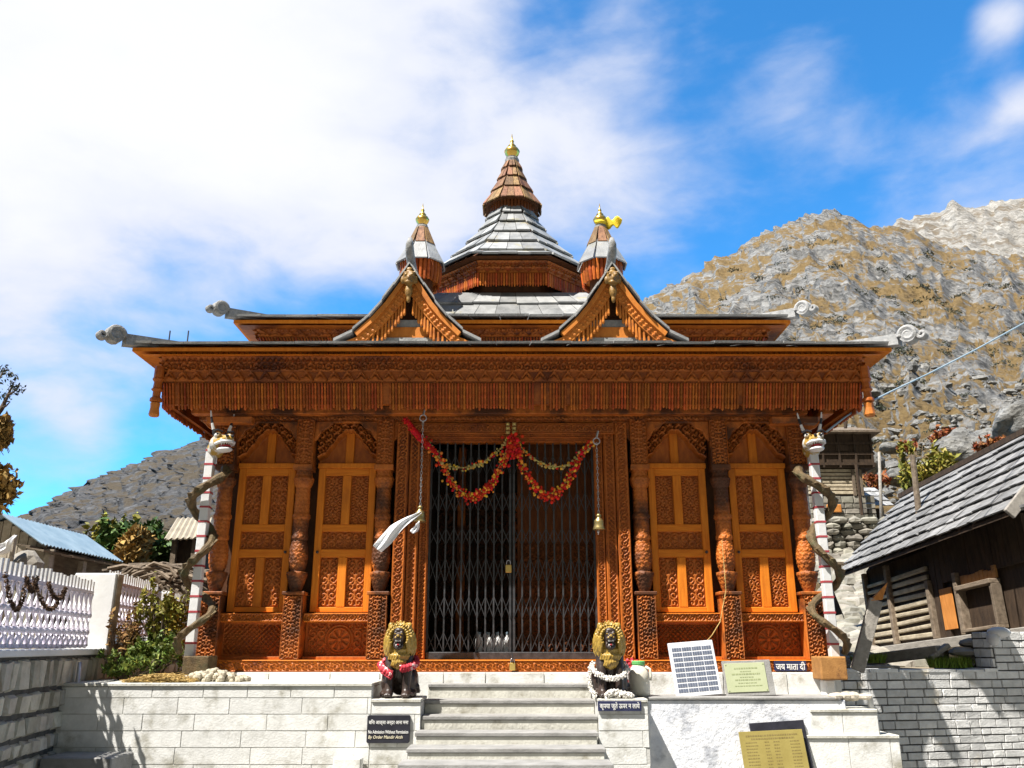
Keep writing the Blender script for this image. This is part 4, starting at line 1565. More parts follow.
# concave slate spire
zsp = lambda py: zf(py, TC - .6)
sp = [(RO + .05, ZO), (1.10, zf(251.5, TC - 1.1)), (.87, zf(242, TC - .87)), (.65, zf(232, TC - .65)), (.47, zf(222, TC - .47)), (.36, zf(213, TC - .36)), (.30, zf(205, TC - .3))]
spire = octslabs(sp, [5, 4, 4, 3, 3, 2, 2], 'slate_pale', 'spire_roof', T, .03, .03)
zk0, zk1 = zf(211, TC - .38), zf(193, TC - .42)
mb = MB()
mb.lathe([(.20, zk0 - .1), (.30, zk0 - .02), (.32, zk0 + .01), (.33, zk1 - .01), (.10, zk1)], (0, TC, 0), 16, OCT)
cap = mb.build('spire_cap', 'wood_dark', T)
mb = MB()
n = 40
for j in range(n):
    a = 2 * math.pi * j / n
    x, y = math.cos(a), math.sin(a)
    mb.tube([(x * .335, TC + y * .335, zk1 - .02), (x * .335, TC + y * .335, (zk0 + zk1) / 2), (x * .325, TC + y * .325, zk0 + random.uniform(-.03, 0))], [.024, .026, .018], 6)
mb.build('fringe', 'wood_inner', cap)
zz_ = [zf(p, TC - .25) for p in (199, 187, 177, 167, 159)]
cr = [(.42, zk1 - .06), (.29, zf(185, TC - .3)), (.195, zf(175, TC - .2)), (.13, zf(166, TC - .13)), (.085, zf(159, TC - .08))]
octslabs(cr, [3, 2, 2, 2], 'shingle', 'shingle_roof', cap, .02, .022)
zt4 = cr[-1][1]


def finial(c, s, parent, mat='gold'):
    mb = MB()
    mb.lathe([(.10 * s, -.03), (.105 * s, .02 * s), (.085 * s, .04 * s), (.09 * s, .055 * s)], c, 14)
    r = mb.build('finial_ring', 'weathered_grey', parent)
    mb = MB()
    mb.lathe([(.05 * s, .05 * s), (.06 * s, .07 * s), (.10 * s, .12 * s), (.115 * s, .165 * s), (.09 * s, .21 * s), (.045 * s, .235 * s), (.06 * s, .255 * s), (.04 * s, .28 * s),
              (.022 * s, .31 * s), (.03 * s, .335 * s), (.012 * s, .37 * s), (.004 * s, .46 * s)], c, 16)
    mb.build('golden_finial', mat, parent, smooth=True)


finial((0, TC, zt4), 1.12, cap)


# corner turrets
def turret(px):
    Y = 1.75
    x = P(px, 262, Y).x
    z0 = zf(256.5, Y - .3); zb_ = zf(278, Y - .26)
    mb = MB()
    mb.lathe([(.17, ZE2 + .2), (.17, z0)], (x, Y, 0), 12)
    t = mb.build('turret', 'wood_dark', T)
    mb = MB()
    n = 30
    for j in range(n):
        a = 2 * math.pi * j / n
        cx, sy = math.cos(a), math.sin(a)
        mb.tube([(x + cx * .265, Y + sy * .265, z0), (x + cx * .265, Y + sy * .265, (z0 + zb_) / 2), (x + cx * .255, Y + sy * .255, zb_ + random.uniform(-.015, .015))], [.024, .026, .018], 6)
    mb.lathe([(.24, zb_ + .06), (.25, z0)], (x, Y, 0), 14)
    mb.build('turret_fringe', 'wood_fringe', t)
    def op(r, z, k):
        a = k * math.pi / 4 + OCT
        return Vector((x + math.cos(a) * r, Y + math.sin(a) * r, z))
    rings = [(.37, z0 - .02), (.20, zf(243, Y - .2))]
    mb = MB()
    for k in range(8):
        mb.slabs(op(.325, z0 - .03, k), op(.325, z0 - .03, k + 1), op(.165, zf(238.5, Y - .18), k + 1), op(.165, zf(238.5, Y - .18), k), 1, 1, .022, .016)
    mb.build('turret_roof', 'slate_pale', t)
    mb = MB()
    za, zc = zf(239.5, Y - .18), zf(225.5, Y - .1)
    for k in range(8):
        mb.slabs(op(.178, za - .03, k), op(.178, za - .03, k + 1), op(.085, zc, k + 1), op(.085, zc, k), 1, 1, .018, .016)
    mb.build('shingle_cap', 'shingle', t)
    finial((x, Y, zc), .86, t)
    return x, Y, zc


turret(421)
tx, ty, tzc = turret(601.5)

# yellow cloth tied on the right finial
mb = MB()
nu, nv = 14, 6
vs, fs = [], []
for i in range(nu):
    for j in range(nv):
        u, v = i / (nu - 1), j / (nv - 1)
        vs.append((tx + .03 + u * .27, ty - .02 + .04 * math.sin(u * 9 + v * 3), tzc + .06 + (v - .5) * (.08 + .13 * u * (1 - u) * 2.5) + .05 * u + .02 * math.sin(u * 14 + v * 4)))
for i in range(nu - 1):
    for j in range(nv - 1):
        fs.append((i * nv + j, (i + 1) * nv + j, (i + 1) * nv + j + 1, i * nv + j + 1))
mb.add(vs, fs)
mb.tube([(tx - .07, ty - .05, tzc + .08), (tx, ty - .09, tzc + .07), (tx + .06, ty - .05, tzc + .07)], .022, 6)
o = mb.build('tied_cloth', 'cloth_yellow', None, smooth=True)
so = o.modifiers.new('s', 'SOLIDIFY'); so.thickness = .006
tag(o, 'yellow cloth knotted round the gold finial of the right turret, blowing sideways', 'cloth')

# ------------------------------------------------------------------ stone platform, steps, walls
Z_L = zf(683, -1.05)          # left terrace
Z_R = zf(697, -.75)           # right terrace and the lions' blocks
plat = thing('stone_platform', 'pale stone block platform carrying the temple, whitewashed on its right half', 'platform', (0, 0, 0))


def pbox(x0, x1, y0, y1, z0, z1, name, faces=('front',), mat='plinth_stone', course=.135, lens=(.34, .7)):
    """a solid stone mass faced with blocks on its front"""
    mb = MB().box(x0, x1, y0 + .0055, y1, z0, z1 - .03)
    o = mb.build(name, 'plinth_joint', plat)
    bl = MB()
    blockwall(bl, (x0, y0 + .017, z0), (1, 0, 0), (0, -1, 0), x1 - x0, z1 - z0 - .03, course, lens, .005, .016, .002, .0012, dvar=.05)
    if 'right' in faces:
        blockwall(bl, (x1, y0 + .02, z0), (0, 1, 0), (1, 0, 0), y1 - y0 - .02, z1 - z0 - .03, course, lens, .008, .012, .004, .0015)
    bl.build('facing', mat, o)
    cp = MB().box(x0 - .0, x1 + .0, y0 - .012, y1, z1 - .028, z1)
    cp.build('coping', 'step_stone', o, bevel=.004)
    return o


xl0 = P(57, 700, -1.05).x
xbl = P(365, 710, -1.05).x; xsl = P(421, 705, -1.05).x; xsr = P(598, 705, -1.05).x; xbr = P(648, 705, -1.05).x
pbox(xl0, P(372, 690, -1.05).x, -1.05, -.2, 0, Z_L, 'left_plinth')
pbox(P(372, 690, -1.05).x + .002, xsl, -1.052, -.5, 0, Z_R, 'lion_block')
pbox(xsr, xbr, -1.05, -.5, 0, Z_R, 'lion_block', ('front', 'right'))
# right plinth, whitewashed and blotched, ending in two set-back block steps
xr1 = P(846, 705, -.75).x
mb = MB().box(xbr - .05, xr1, -.75, -.2, 0, Z_R - .025)
rp = mb.build('right_plinth', 'whitewash', plat, bevel=.01)
mb = MB().box(xbr - .05, xr1 - .05, -.765, -.2, Z_R - .024, Z_R)
mb.build('coping', 'tread_stone', rp, bevel=.005)
pbox(P(812, 730, -.77).x, P(877, 712, -.77).x, -.775, -.3, 0, zf(709, -.77), 'block_step', ('front', 'right'), course=.2, lens=(.3, .5))
pbox(P(805, 750, -.79).x, P(899, 740, -.79).x, -.80, -.31, 0, zf(735, -.79), 'block_step', ('front', 'right'), course=.2, lens=(.35, .55))
# broken corner stones on top of the right plinth
mb = MB()
for k in range(7):
    p = P(835 + k * 5, 704, -.68)
    mb.ball((p.x, -.66 + random.uniform(-.08, .08), Z_R + .0), (.07, .07, random.uniform(.02, .05)), 7, 5)
mb.build('broken_mortar', 'rubble_stone', plat)
mb = MB()
p = P(871, 705, -.7)
mb.box(p.x - .018, p.x + .018, -.72, -.68, zf(709, -.77) - .01, zf(694, -.7))
mb.build('marker_post', 'white_paint', plat)

# base course below the temple sill
def basecourse(x0, x1, y0, z0):
    mb = MB().box(x0, x1, y0 + .016, 2 * TC + .3, 0, TZ - .002)
    o = mb.build('base_course', 'plinth_joint', plat)
    bl = MB()
    blockwall(bl, (x0, y0 + .017, z0), (1, 0, 0), (0, -1, 0), x1 - x0, TZ - z0 - .004, .4, (.4, .7), .006, .017, .003, .001)
    bl.build('facing', 'plinth_stone', o)


basecourse(-WL - .02, WL + .03, -.26, 1.0)
# upper landing in front of the sill
# flight of steps
stair = thing('stone_steps', 'worn pale stone steps with grey treads rising to the temple doorway', 'steps', (0, -1.2, 0))
ST = [(684, -.46), (700, -.75), (716, -1.03), (732.5, -1.31), (748.5, -1.60), (764.5, -1.90), (781, -2.18), (799, -2.47), (818, -2.75), (838, -3.04)]
for i, (py, y) in enumerate(ST):
    z1 = zf(py, y)
    z0 = 0
    yb = ST[i - 1][1] - .001 if i else -.262
    if i < 3:
        x0, x1 = xsl + .004, xsr - .004
    else:
        x0, x1 = P({3: 413.5, 4: 409.5}.get(i, 406), 740, -1.5).x, P({3: 599.5, 4: 603}.get(i, 606), 740, -1.5).x
        if i == 3:
            yb = -1.07
    if z1 < .03:
        break
    mb = MB().box(x0, x1, y + .008, yb if i else -.262, z0, z1 - .034)
    s = mb.build('step', 'step_stone', stair, bevel=.004)
    mb = MB().box(x0 - .012 if i > 2 else x0, x1 + .012 if i > 2 else x1, y - .004, yb + (.02 if i else 0), z1 - .033, z1)
    mb.build('tread', 'tread_stone', s, bevel=.006, seg=2)
# low ledges at the foot of the left plinth
mb = MB().box(P(52, 760, -1.3).x, P(122, 760, -1.3).x, -1.5, -1.07, 0, zf(757, -1.45))
tag(mb.build('stone_ledge', 'tread_stone', bevel=.01), 'grey stone ledge at the foot of the left platform wall, by the rough wall', 'ledge')
mb = MB().box(P(333, 760, -1.2).x, P(361, 760, -1.2).x, -1.2, -1.07, 0, zf(758, -1.2))
tag(mb.build('stone_ledge', 'plinth_stone', bevel=.01), 'small pale stone ledge low on the platform wall, left of the steps', 'ledge')

# left rough stone wall
wl = thing('stone_wall', 'rough grey stone wall with dark joints carrying the white fence', 'wall', (FX(8), -1, 0))
dn = Vector((FX(9) - FX(5), 4, 0)).normalized()
nn = Vector((dn.y, -dn.x, 0))
a0 = Vector((FX(4.0), -5.0, 0))
mb = MB()
Lw = 5.6
pA, pB = a0 - nn * .30, a0 + dn * Lw - nn * .30
mb.zprism([tuple(a0)[:2], tuple(a0 + dn * Lw)[:2], tuple(pB)[:2], tuple(pA)[:2]], 0, 1.57)
wb = mb.build('wall_core', 'mortar_dark', wl)
mb = MB()
blockwall(mb, a0, dn, nn, Lw, 1.56, .170, (.14, .32), .034, .035, .014, .010, hvar=.3)
blockwall(mb, a0 + dn * Lw, -nn, dn, .3, 1.56, .19, (.14, .2), .03, .03, .014, .012)
mb.build('stones', 'rubble_stone', wb)
mb = MB()
q0, q1 = a0 + nn * .05, a0 + dn * (Lw - .05) + nn * .05
r0, r1 = a0 - nn * .30, a0 + dn * (Lw - .05) - nn * .30
mb.zprism([tuple(q0)[:2], tuple(q1)[:2], tuple(r1)[:2], tuple(r0)[:2]], 1.57, 1.625)
mb.build('coping', 'white_paint', wl, bevel=.008)
# lower continuation of the wall behind the bushes
a1 = Vector((FX(9.45), .45, 0))
mb = MB()
mb.zprism([tuple(a1)[:2], tuple(a1 + dn * 6)[:2], tuple(a1 + dn * 6 - nn * .3)[:2], tuple(a1 - nn * .3)[:2]], 0, 1.66)
wb2 = mb.build('rear_wall_core', 'mortar_dark', wl)
mb = MB()
blockwall(mb, a1, dn, nn, 6, 1.65, .19, (.16, .36), .03, .03, .014, .012, hvar=.35)
mb.build('stones', 'rubble_stone', wb2)
mb = MB()
p = Vector((FX(8.6) + .09, -.45, 1.2))
p = P(80, 690, -.9); q = P(83, 662, -.9)
mb.tube([(p.x, -.95, p.z - .25), (q.x, -.95, q.z)], .02, 7)
tag(mb.build('grey_pipe', 'steel', smooth=True), 'short grey pipe standing between the rough wall and the left platform', 'pipe')


# white fence panels and pillars
def fence_panel(Da, Db, zb_, h, label):
    mb = MB()
    A = Vector((FX(Da), Da - 9, zb_)); B = Vector((FX(Db), Db - 9, zb_))
    L = (B - A).length
    d = (B - A) / L
    up = Vector((0, 0, 1))
    n_ = Vector((d.y, -d.x, 0))
    th = thing('white_fence', label, 'fence', tuple(A), 'white fence panels on the left wall')
    bar = lambda p, q, w_, t: mb.beam(p, q, t, w_, up=d)
    sp = .14
    n = int(L / sp)
    hh = h * .80
    off = -n_ * .12
    for k in range(n + 1):
        p = A + d * (L * k / n) + off
        mb.obox(p + up * (hh / 2), d * .010, n_ * .008, up * (hh / 2))
        if k < n:
            q = A + d * (L * (k + 1) / n) + off
            z = [0.03 * h, .20 * h, .43 * h, .60 * h, .80 * h]
            for za, zc in ((.03, .22), (.22, .46), (.46, .78)):
                mb.beam(p + up * za * h + n_ * .012, q + up * zc * h + n_ * .012, .010, .016, up=n_)
                mb.beam(p + up * zc * h + n_ * .020, q + up * za * h + n_ * .020, .010, .016, up=n_)
            for zc in (.22, .46):
                for pp in (p, (p + q) / 2):
                    mb.ball(pp + up * zc * h + n_ * .026, (.026, .026, .026), 7, 5)
            # small arch at the foot
            m = (p + q) / 2
            pts = [p + up * .02 + n_ * .02, m - d * .03 + up * .10 + n_ * .02, m + d * .03 + up * .10 + n_ * .02, q + up * .02 + n_ * .02]
            mb.tube(pts, .010, 5)
    mb.build('lattice', 'fence_paint', th)
    mb = MB()
    mb.beam(A + off + up * (hh + .0), B + off + up * (hh + .0), .035, .035)
    mb.beam(A + off + up * .02, B + off + up * .02, .035, .03)
    mb.build('rail', 'fence_paint', th)
    mb = MB()
    m = int(L / .092)
    for k in range(m + 1):
        p = A + d * (L * k / m) + off
        hv = h * random.uniform(.965, 1.01)
        mb.obox(p + up * (hh + .02 + (hv - hh - .02) / 2), d * .020, n_ * .008, up * ((hv - hh - .02) / 2))
    mb.split('picket', 'white_paint', th)


fence_panel(5.2, 8.80, 1.63, .66, 'long white lattice fence panel with pickets, nearest on the rough stone wall')
fence_panel(9.32, 11.4, 1.76, .68, 'shorter white lattice fence panel between the two white pillars')
fence_panel(11.75, 13.6, 1.74, .64, 'white lattice fence panel half hidden behind the striped pole')


def pillar(D, w_, z0, z1, label):
    mb = MB()
    x = FX(D) - .04
    mb.box(x - w_, x + .09, D - 9 - .02, D - 9 + .12, z0, z1)
    t = mb.build('white_pillar', 'white_paint', None, bevel=.01)
    tag(t, label, 'pillar', 'white fence pillars')
    m2 = MB().box(x + .091, x + .105, D - 9 + .0, D - 9 + .11, z0, z1 - .01)
    m2.build('side_board', 'old_wood_pale', t)


pillar(8.98, .34, 1.56, 2.37, 'wide white pillar with a fence shadow on it, next to the nearest fence panel')
pillar(11.42, .26, 1.56, 2.33, 'narrower white pillar farther along the fence, near the striped pole')

# dried garland draped over the fence
mb = MB()
for (pa, pb, sag) in (((5, 574), (27, 577), 36), ((27, 577), (37, 578), 14), ((33, 578), (64, 590), 26), ((48, 582), (66, 588), 14)):
    for k in range(60):
        t = k / 59
        px = pa[0] + (pb[0] - pa[0]) * t; py = pa[1] + (pb[1] - pa[1]) * t + sag * 4 * t * (1 - t) * .95
        # lies just in front of the fence face
        m_ = ray(px, py)
        D = 2.66 / (-(m_.x / m_.y) - .157)
        q = P(px, py, D - 9)
        leaves(mb, [((q.x, q.y, q.z), (.014, .016, .018), 1)], 6, .016)
tag(mb.build('dry_garland', 'dry_vine'), 'dried brown leaf garland looped over the nearest white fence panel', 'garland')

# right brick wall
rw = thing('block_wall', 'grey stone block retaining wall with dark joints right of the platform', 'wall', (4.5, 0, 0))
dr = Vector((4.7, 1, 0)).normalized()
nr_ = Vector((dr.y, -dr.x, 0))
b0 = Vector((3.00, .08, 0))
zt_r = zf(672, b0.y)
Lr = 6.5
xs_up = P(996, 660, .52).x           # where the wall steps up


def tops(s):
    return zt_r if (b0 + dr * s).x < xs_up else zt_r + .42


sU = (xs_up - b0.x) / dr.x
mb = MB()
for (s0, s1, zz1) in ((0, sU, zt_r), (sU, Lr, zt_r + .40)):
    p, q = b0 + dr * s0, b0 + dr * s1
    mb.zprism([tuple(p)[:2], tuple(q)[:2], tuple(q - nr_ * .3)[:2], tuple(p - nr_ * .3)[:2]], 0, zz1 - .01)
core = mb.build('wall_core', 'mortar_dark', rw)
mb = MB()
blockwall(mb, b0, dr, nr_, Lr, zt_r, .078, (.11, .28), .009, .016, .004, .0025, hvar=.25)
blockwall(mb, b0 + dr * sU + Vector((0, 0, zt_r + .002)), dr, nr_, Lr - sU, .40, .08, (.11, .28), .009, .016, .004, .0025, hvar=.25)
blockwall(mb, b0 + dr * sU - nr_ * .28 + Vector((0, 0, zt_r + .03)), nr_, -dr, .28, .37, .1, (.14, .2), .011, .018, .005, .003)
mb.build('blocks', 'wall_brick', core)
mb = MB()
for s0 in np.arange(0, sU - .1, .34):
    p, q = b0 + dr * (s0 + .006) + nr_ * .02, b0 + dr * (min(sU, s0 + .33)) + nr_ * .02
    mb.zprism([tuple(p)[:2], tuple(q)[:2], tuple(q - nr_ * .3)[:2], tuple(p - nr_ * .3)[:2]], zt_r - .008, zt_r + random.uniform(.012, .03))
mb.build('coping', 'wall_brick', core)
p = b0 + dr * (sU + .03)
mb = MB()
mb.ball((p.x + .05, p.y - .02, zt_r + .39), (.12, .12, .06), 9, 6)
mb.ball((p.x - .02, p.y - .02, zt_r + .33), (.06, .10, .08), 9, 6)
mb.build('mortar_cap', 'white_paint', rw, smooth=True)


# ------------------------------------------------------------------ lions
def lion(px, label, mirror, cloth):
    X = P(px, 698, -.82).x
    root = thing('lion_statue', label, 'statue', (X, -.80, Z_R), 'lion statues flanking the steps')
    root.scale = (.86, .95, .95)
    k = 1.0
    B = MB()
    B.ball((0, .13, .17), (.15, .16, .16), 16, 10)
    B.ball((0, .04, .30), (.135, .15, .20), 16, 10)
    B.ball((0, -.03, .40), (.13, .12, .15), 16, 10)
    for s in (-1, 1):
        B.ball((s * .135, .05, .14), (.065, .13, .13), 12, 8)
        B.ball((s * .15, -.05, .035), (.045, .10, .035), 12, 8)
        B.tube([(s * .085, -.05, .38), (s * .092, -.10, .24), (s * .09, -.115, .12), (s * .09, -.13, .03)], [.068, .055, .045, .05], 10)
        B.ball((s * .09, -.165, .032), (.05, .065, .034), 12, 8)
        for t in (-1, 0, 1):
            B.ball((s * .09 + t * .026, -.215, .026), (.016, .022, .02), 8, 6)
    B.tube([(.10, .22, .05), (.19, .16, .05), (.20, .03, .06), (.19, -.02, .11)], [.028, .024, .022, .03], 8)
    remesh(B.build('body', 'lion_dark', root, local=True), .011, 4)
    # mane with locks
    m_ = MB()
    m_.ball((0, -.03, .535), (.120, .115, .120), 16, 12)
    m_.ball((0, -.05, .44), (.132, .110, .12), 16, 12)
    m_.ball((0, -.09, .345), (.085, .070, .09), 14, 10)
    for row, (rad, back, nl, r0) in enumerate(((.096, -.150, 17, .015), (.124, -.110, 19, .018), (.138, -.060, 19, .019))):
        for j in range(nl):
            a = -.55 + (math.pi + 1.10) * (j + .5 * (row % 2)) / (nl - 1)
            ca, sa = math.cos(a), math.sin(a)
            x0, z0 = ca * rad * .86, .548 + sa * rad * .9
            x1, z1 = ca * rad * 1.17, .540 + sa * rad * 1.12
            dz = -.05 - .03 * abs(ca)
            m_.tube([(x0, back - .012, z0), ((x0 + x1) / 2, back - .022, (z0 + z1) / 2 + .008), (x1, back, z1 + dz * .5), (x1 * 1.03, back + .012, z1 + dz), (x1 * .98, back + .004, z1 + dz * 1.35)], [r0 * .8, r0, r0, r0 * .8, r0 * .3], 6)
    for row, (zt9, zl9, w9, n9, y9) in enumerate(((.46, .37, .118, 9, -.150), (.41, .31, .098, 8, -.160), (.36, .245, .062, 6, -.158))):
        for j in range(n9):
            x = -w9 + 2 * w9 * j / (n9 - 1)
            yb = y9 + abs(x) * .42
            m_.tube([(x * .92, yb, zt9), (x + .010, yb - .016, (zt9 + zl9) / 2 + .02), (x * .95 - .008, yb - .008, (zt9 + zl9) / 2 - .01), (x * .72, yb + .01, zl9 + abs(x) * .35)], [.015, .018, .016, .004], 6)
    for s in (-1, 1):
        m_.ball((s * .098, -.09, .655), (.030, .024, .034), 9, 7)
    remesh(m_.build('mane', 'gold_paint', root, local=True), .0055, 0)
    f = MB()
    f.ball((0, -.135, .555), (.070, .065, .085), 14, 10)
    f.ball((0, -.195, .545), (.042, .045, .040), 12, 8)
    f.ball((0, -.16, .61), (.055, .04, .03), 12, 8)
    f.ball((0, -.175, .455), (.036, .040, .026), 12, 8)
    f.ball((0, -.14, .49), (.05, .03, .05), 10, 8)
    for s in (-1, 1):
        f.ball((s * .03, -.205, .535), (.026, .026, .024), 10, 7)
        f.ball((s * .034, -.19, .59), (.020, .018, .010), 8, 6)
        f.ball((s * .04, -.165, .475), (.016, .03, .03), 8, 6)
    fc = remesh(f.build('face', 'lion_dark', root, local=True), .007, 2)
    n_ = MB()
    n_.ball((0, -.237, .562), (.017, .012, .012), 8, 6)
    for s in (-1, 1):
        n_.ball((s * .032, -.196, .580), (.013, .010, .010), 8, 6)
        n_.ball((s * .022, -.222, .545), (.016, .012, .012), 8, 6)
    n_.build('nose_and_eyes', 'gold_paint', fc, local=True, smooth=True)
    te = MB()
    for q in range(5):
        te.lathe([(.006, 0), (.001, -.017)][::-1], (-.024 + q * .012, -.222, .523), 6)
        te.lathe([(.006, 0), (.001, .015)], (-.02 + q * .010, -.208, .475), 6)
    te.build('teeth', 'letter_white', fc, local=True)
    tg = MB()
    tg.ball((0, -.205, .480), (.016, .022, .008), 8, 6)
    tg.build('tongue', 'mouth_red', fc, local=True)
    return root


l1 = lion(398.5, 'golden-maned black lion statue in a red and white cloth, left of the steps', 1, 'red')
l2 = lion(610.5, 'golden-maned black lion statue in a fluffy white garland, right of the steps', -1, 'white')


def drape(root_, pts, r, mat, name, label, cat, fluffy=False):
    mb = MB()
    c = Vector(root_.location)
    n = len(pts)
    cur = []
    for i in range(n - 1):
        for j in range(8):
            t = j / 8
            cur.append(Vector(pts[i]) * (1 - t) + Vector(pts[i + 1]) * t)
    cur.append(Vector(pts[-1]))
    if fluffy:
        for p in cur:
            for q in range(12):
                d = Vector((random.gauss(0, 1), random.gauss(0, 1), random.gauss(0, 1))).normalized()
                mb.ball(c + p * .97 + d * r * random.uniform(.5, 1.1), r * random.uniform(.2, .42), 5, 4)
    else:
        rs = [r * (1 + .35 * math.sin(i * 1.7) + random.uniform(-.15, .15)) for i in range(len(cur))]
        mb.tube([c + p for p in cur], rs, 10)
        for q in range(5):
            o_ = Vector((random.uniform(-.012, .012), random.uniform(-.02, .0), random.uniform(-.03, .03)))
            mb.tube([c + p * .97 + o_ for p in cur], [x_ * random.uniform(.35, .6) for x_ in rs], 7)
    tag(mb.build(name, mat, None, smooth=not fluffy), label, cat)
    return mb


drape(l1, [(-.135, .06, .31), (-.165, -.06, .28), (-.13, -.155, .245), (-.07, -.185, .21), (-.045, -.185, .20)], .026, 'cloth_red', 'red_cloth', 'red and white patterned cloth wrapped round the left lion, its knotted left side', 'cloth')
drape(l1, [(.03, -.175, .255), (.09, -.165, .265), (.14, -.12, .285), (.165, -.03, .31), (.13, .07, .34)], .022, 'cloth_red', 'red_cloth', 'red and white patterned cloth over the right shoulder of the left lion', 'cloth')
drape(l2, [(-.15, .08, .30), (-.175, -.04, .26), (-.13, -.16, .21), (-.05, -.20, .175), (.04, -.20, .175), (.11, -.17, .20), (.165, -.06, .25), (.15, .06, .29)], .024, 'garland_white', 'white_garland', 'fluffy white garland hung round the body of the right lion', 'garland', True)
drape(l2, [(-.18, -.02, .26), (-.20, -.06, .16), (-.19, -.12, .07), (-.16, -.2, .03)], .020, 'garland_white', 'white_garland', 'trailing white garland hanging at the left side of the right lion', 'garland', True)
drape(l2, [(-.06, -.24, .02), (.0, -.21, .06), (.06, -.21, .04), (.12, -.22, .03), (.17, -.2, .025)], .028, 'garland_white', 'white_garland', 'heap of pale flowers lying between the paws of the right lion', 'flowers', True)
# red flower bunch behind the right lion
p = P(630, 662, -.45)
mb = MB()
for k in range(26):
    mb.ball((p.x + random.gauss(0, .035), -.45 + random.gauss(0, .03), p.z - .02 + random.gauss(0, .035)), random.uniform(.012, .024), 6, 4)
mb.tube([(p.x, -.42, Z_R + .12), (p.x, -.44, p.z)], .01, 6)
mb.lathe([(.03, 0), (.045, .05), (.03, .12), (.035, .14)], (p.x, -.42, Z_R), 10)
tag(mb.build('flower_bunch', 'cloth_red'), 'small bunch of red flowers in a vase behind the right lion', 'flowers')

# ------------------------------------------------------------------ things on the platform
# plastic can
c = P(640, 697, -.62)
can = thing('plastic_can', 'dirty white plastic can with a green lid beside the right lion', 'can', (c.x, -.60, Z_R))
mb = MB()
mb.lathe([(.085, .0), (.098, .012), (.10, .05), (.097, .06), (.10, .07), (.10, .12), (.097, .13), (.10, .14), (.10, .19), (.085, .235), (.06, .262), (.055, .275)], (0, 0, 0), 22)
mb.build('body', 'can_plastic', can, smooth=True, local=True)
MB().lathe([(.058, .273), (.062, .28), (.062, .305), (.055, .312)], (0, 0, 0), 18).build('lid', 'green_cap', can, local=True)
mb = MB()
mb.tube([(.06, -.05, .26), (.095, -.07, .24), (.10, -.075, .18), (.098, -.07, .14)], .012, 7)
mb.build('handle', 'can_plastic', can, local=True, smooth=True)


def panel_frame(px0, py0, px1, py1, ybase, lean, name, label, cat):
    """a board leaning back against the platform; returns root and its width, height"""
    a, b = P(px0, py0, ybase), P(px1, py0, ybase)
    root = thing(name, label, cat, ((a.x + b.x) / 2, ybase, a.z))
    return root, b.x - a.x, zf(py1, ybase + .08) - a.z


# solar panel
sp_, w_, h_ = panel_frame(676.5, 697.5, 723, 643, -.58, .1, 'solar_panel', 'white-framed solar panel with rows of blue cells leaning on the platform', 'solar panel')
sp_.location.z = Z_R + .002
L = h_ * 1.03
sp_.rotation_euler = (R(-14), R(-4.5), 0)
MB().box(-w_ / 2, w_ / 2, 0, .022, 0, L).build('frame', 'solar_back', sp_, local=True, bevel=.003)
mb = MB()
for r_ in range(9):
    for c_ in range(4):
        for q in range(4):
            cw = (w_ - .05) / 4
            x0 = -w_ / 2 + .025 + c_ * cw + q * cw / 4
            z0 = .03 + r_ * (L - .075) / 9
            mb.box(x0 + .002 + (.004 if q == 0 else 0), x0 + cw / 4 - .001, -.003, 0, z0 + .008, z0 + (L - .075) / 9 - .006)
mb.build('cells', 'solar_cell', sp_, local=True)
# lead of the panel, up to the column
mb = MB()
a = P(703, 645, -.45); b = P(720, 622, -.2); c = P(726, 590, -.16); d_ = P(722, 540, -.15)
pts = [a, (a * .5 + b * .5) + Vector((0, 0, -.02)), b, c, d_]
mb.tube(pts, .004, 5)
tag(mb.build('panel_lead', 'straw', None), 'thin pale lead running from the solar panel up the column', 'cable')

# pale plaque on a dark slab
pl, w_, h_ = panel_frame(727, 695.5, 773, 661, -.60, .1, 'pale_plaque', 'pale green engraved plaque on a dark slab beside the solar panel', 'plaque')
pl.location.z = Z_R + .001
pl.rotation_euler = (R(-13), R(-2), 0)
L = h_ * 1.03
MB().box(-w_ / 2 + .0, w_ / 2 + .03, .004, .03, 0, L + .01).build('slab', 'tread_stone', pl, local=True, bevel=.004)
MB().box(-w_ / 2 + .015, w_ / 2 - .03, -.004, .003, .035, L - .015).build('plate', 'plate_pale', pl, local=True, bevel=.002)
mb = MB()
for i, (wf) in enumerate((.62, .30, .80, .36, .66, .5, .72)):
    z = L - .07 - i * (L - .13) / 7
    x = -wf * (w_ - .1) / 2
    while x < wf * (w_ - .1) / 2:
        l = random.uniform(.008, .03)
        mb.box(x - .008, x + l - .008, -.0055, -.004, z, z + (.013 if i in (0, 2, 4) else .008))
        x += l + .006
for sx in (-w_ / 2 + .03, w_ / 2 - .045):
    for z in (.05, L - .03):
        mb.ball((sx, -.005, z), (.007, .004, .007), 6, 4)
mb.build('engraving', 'engraving_pale', pl, local=True)

# blue sign with a Hindi greeting, set on the base beam
a, b = P(775, 671, -.20), P(806, 661, -.20)
sg = thing('greeting_sign', 'narrow blue board with white Hindi lettering on the base beam', 'sign', (a.x, -.20, a.z))
MB().box(0, b.x - a.x, 0, .02, 0, b.z - a.z).build('board', 'sign_blue', sg, local=True, bevel=.002)
text('जय माता दी', (b.x - a.x) * .92, (b.z - a.z) * .86, ((b.x - a.x) / 2, -.002, (b.z - a.z) * .5), sg, 'letter_white')

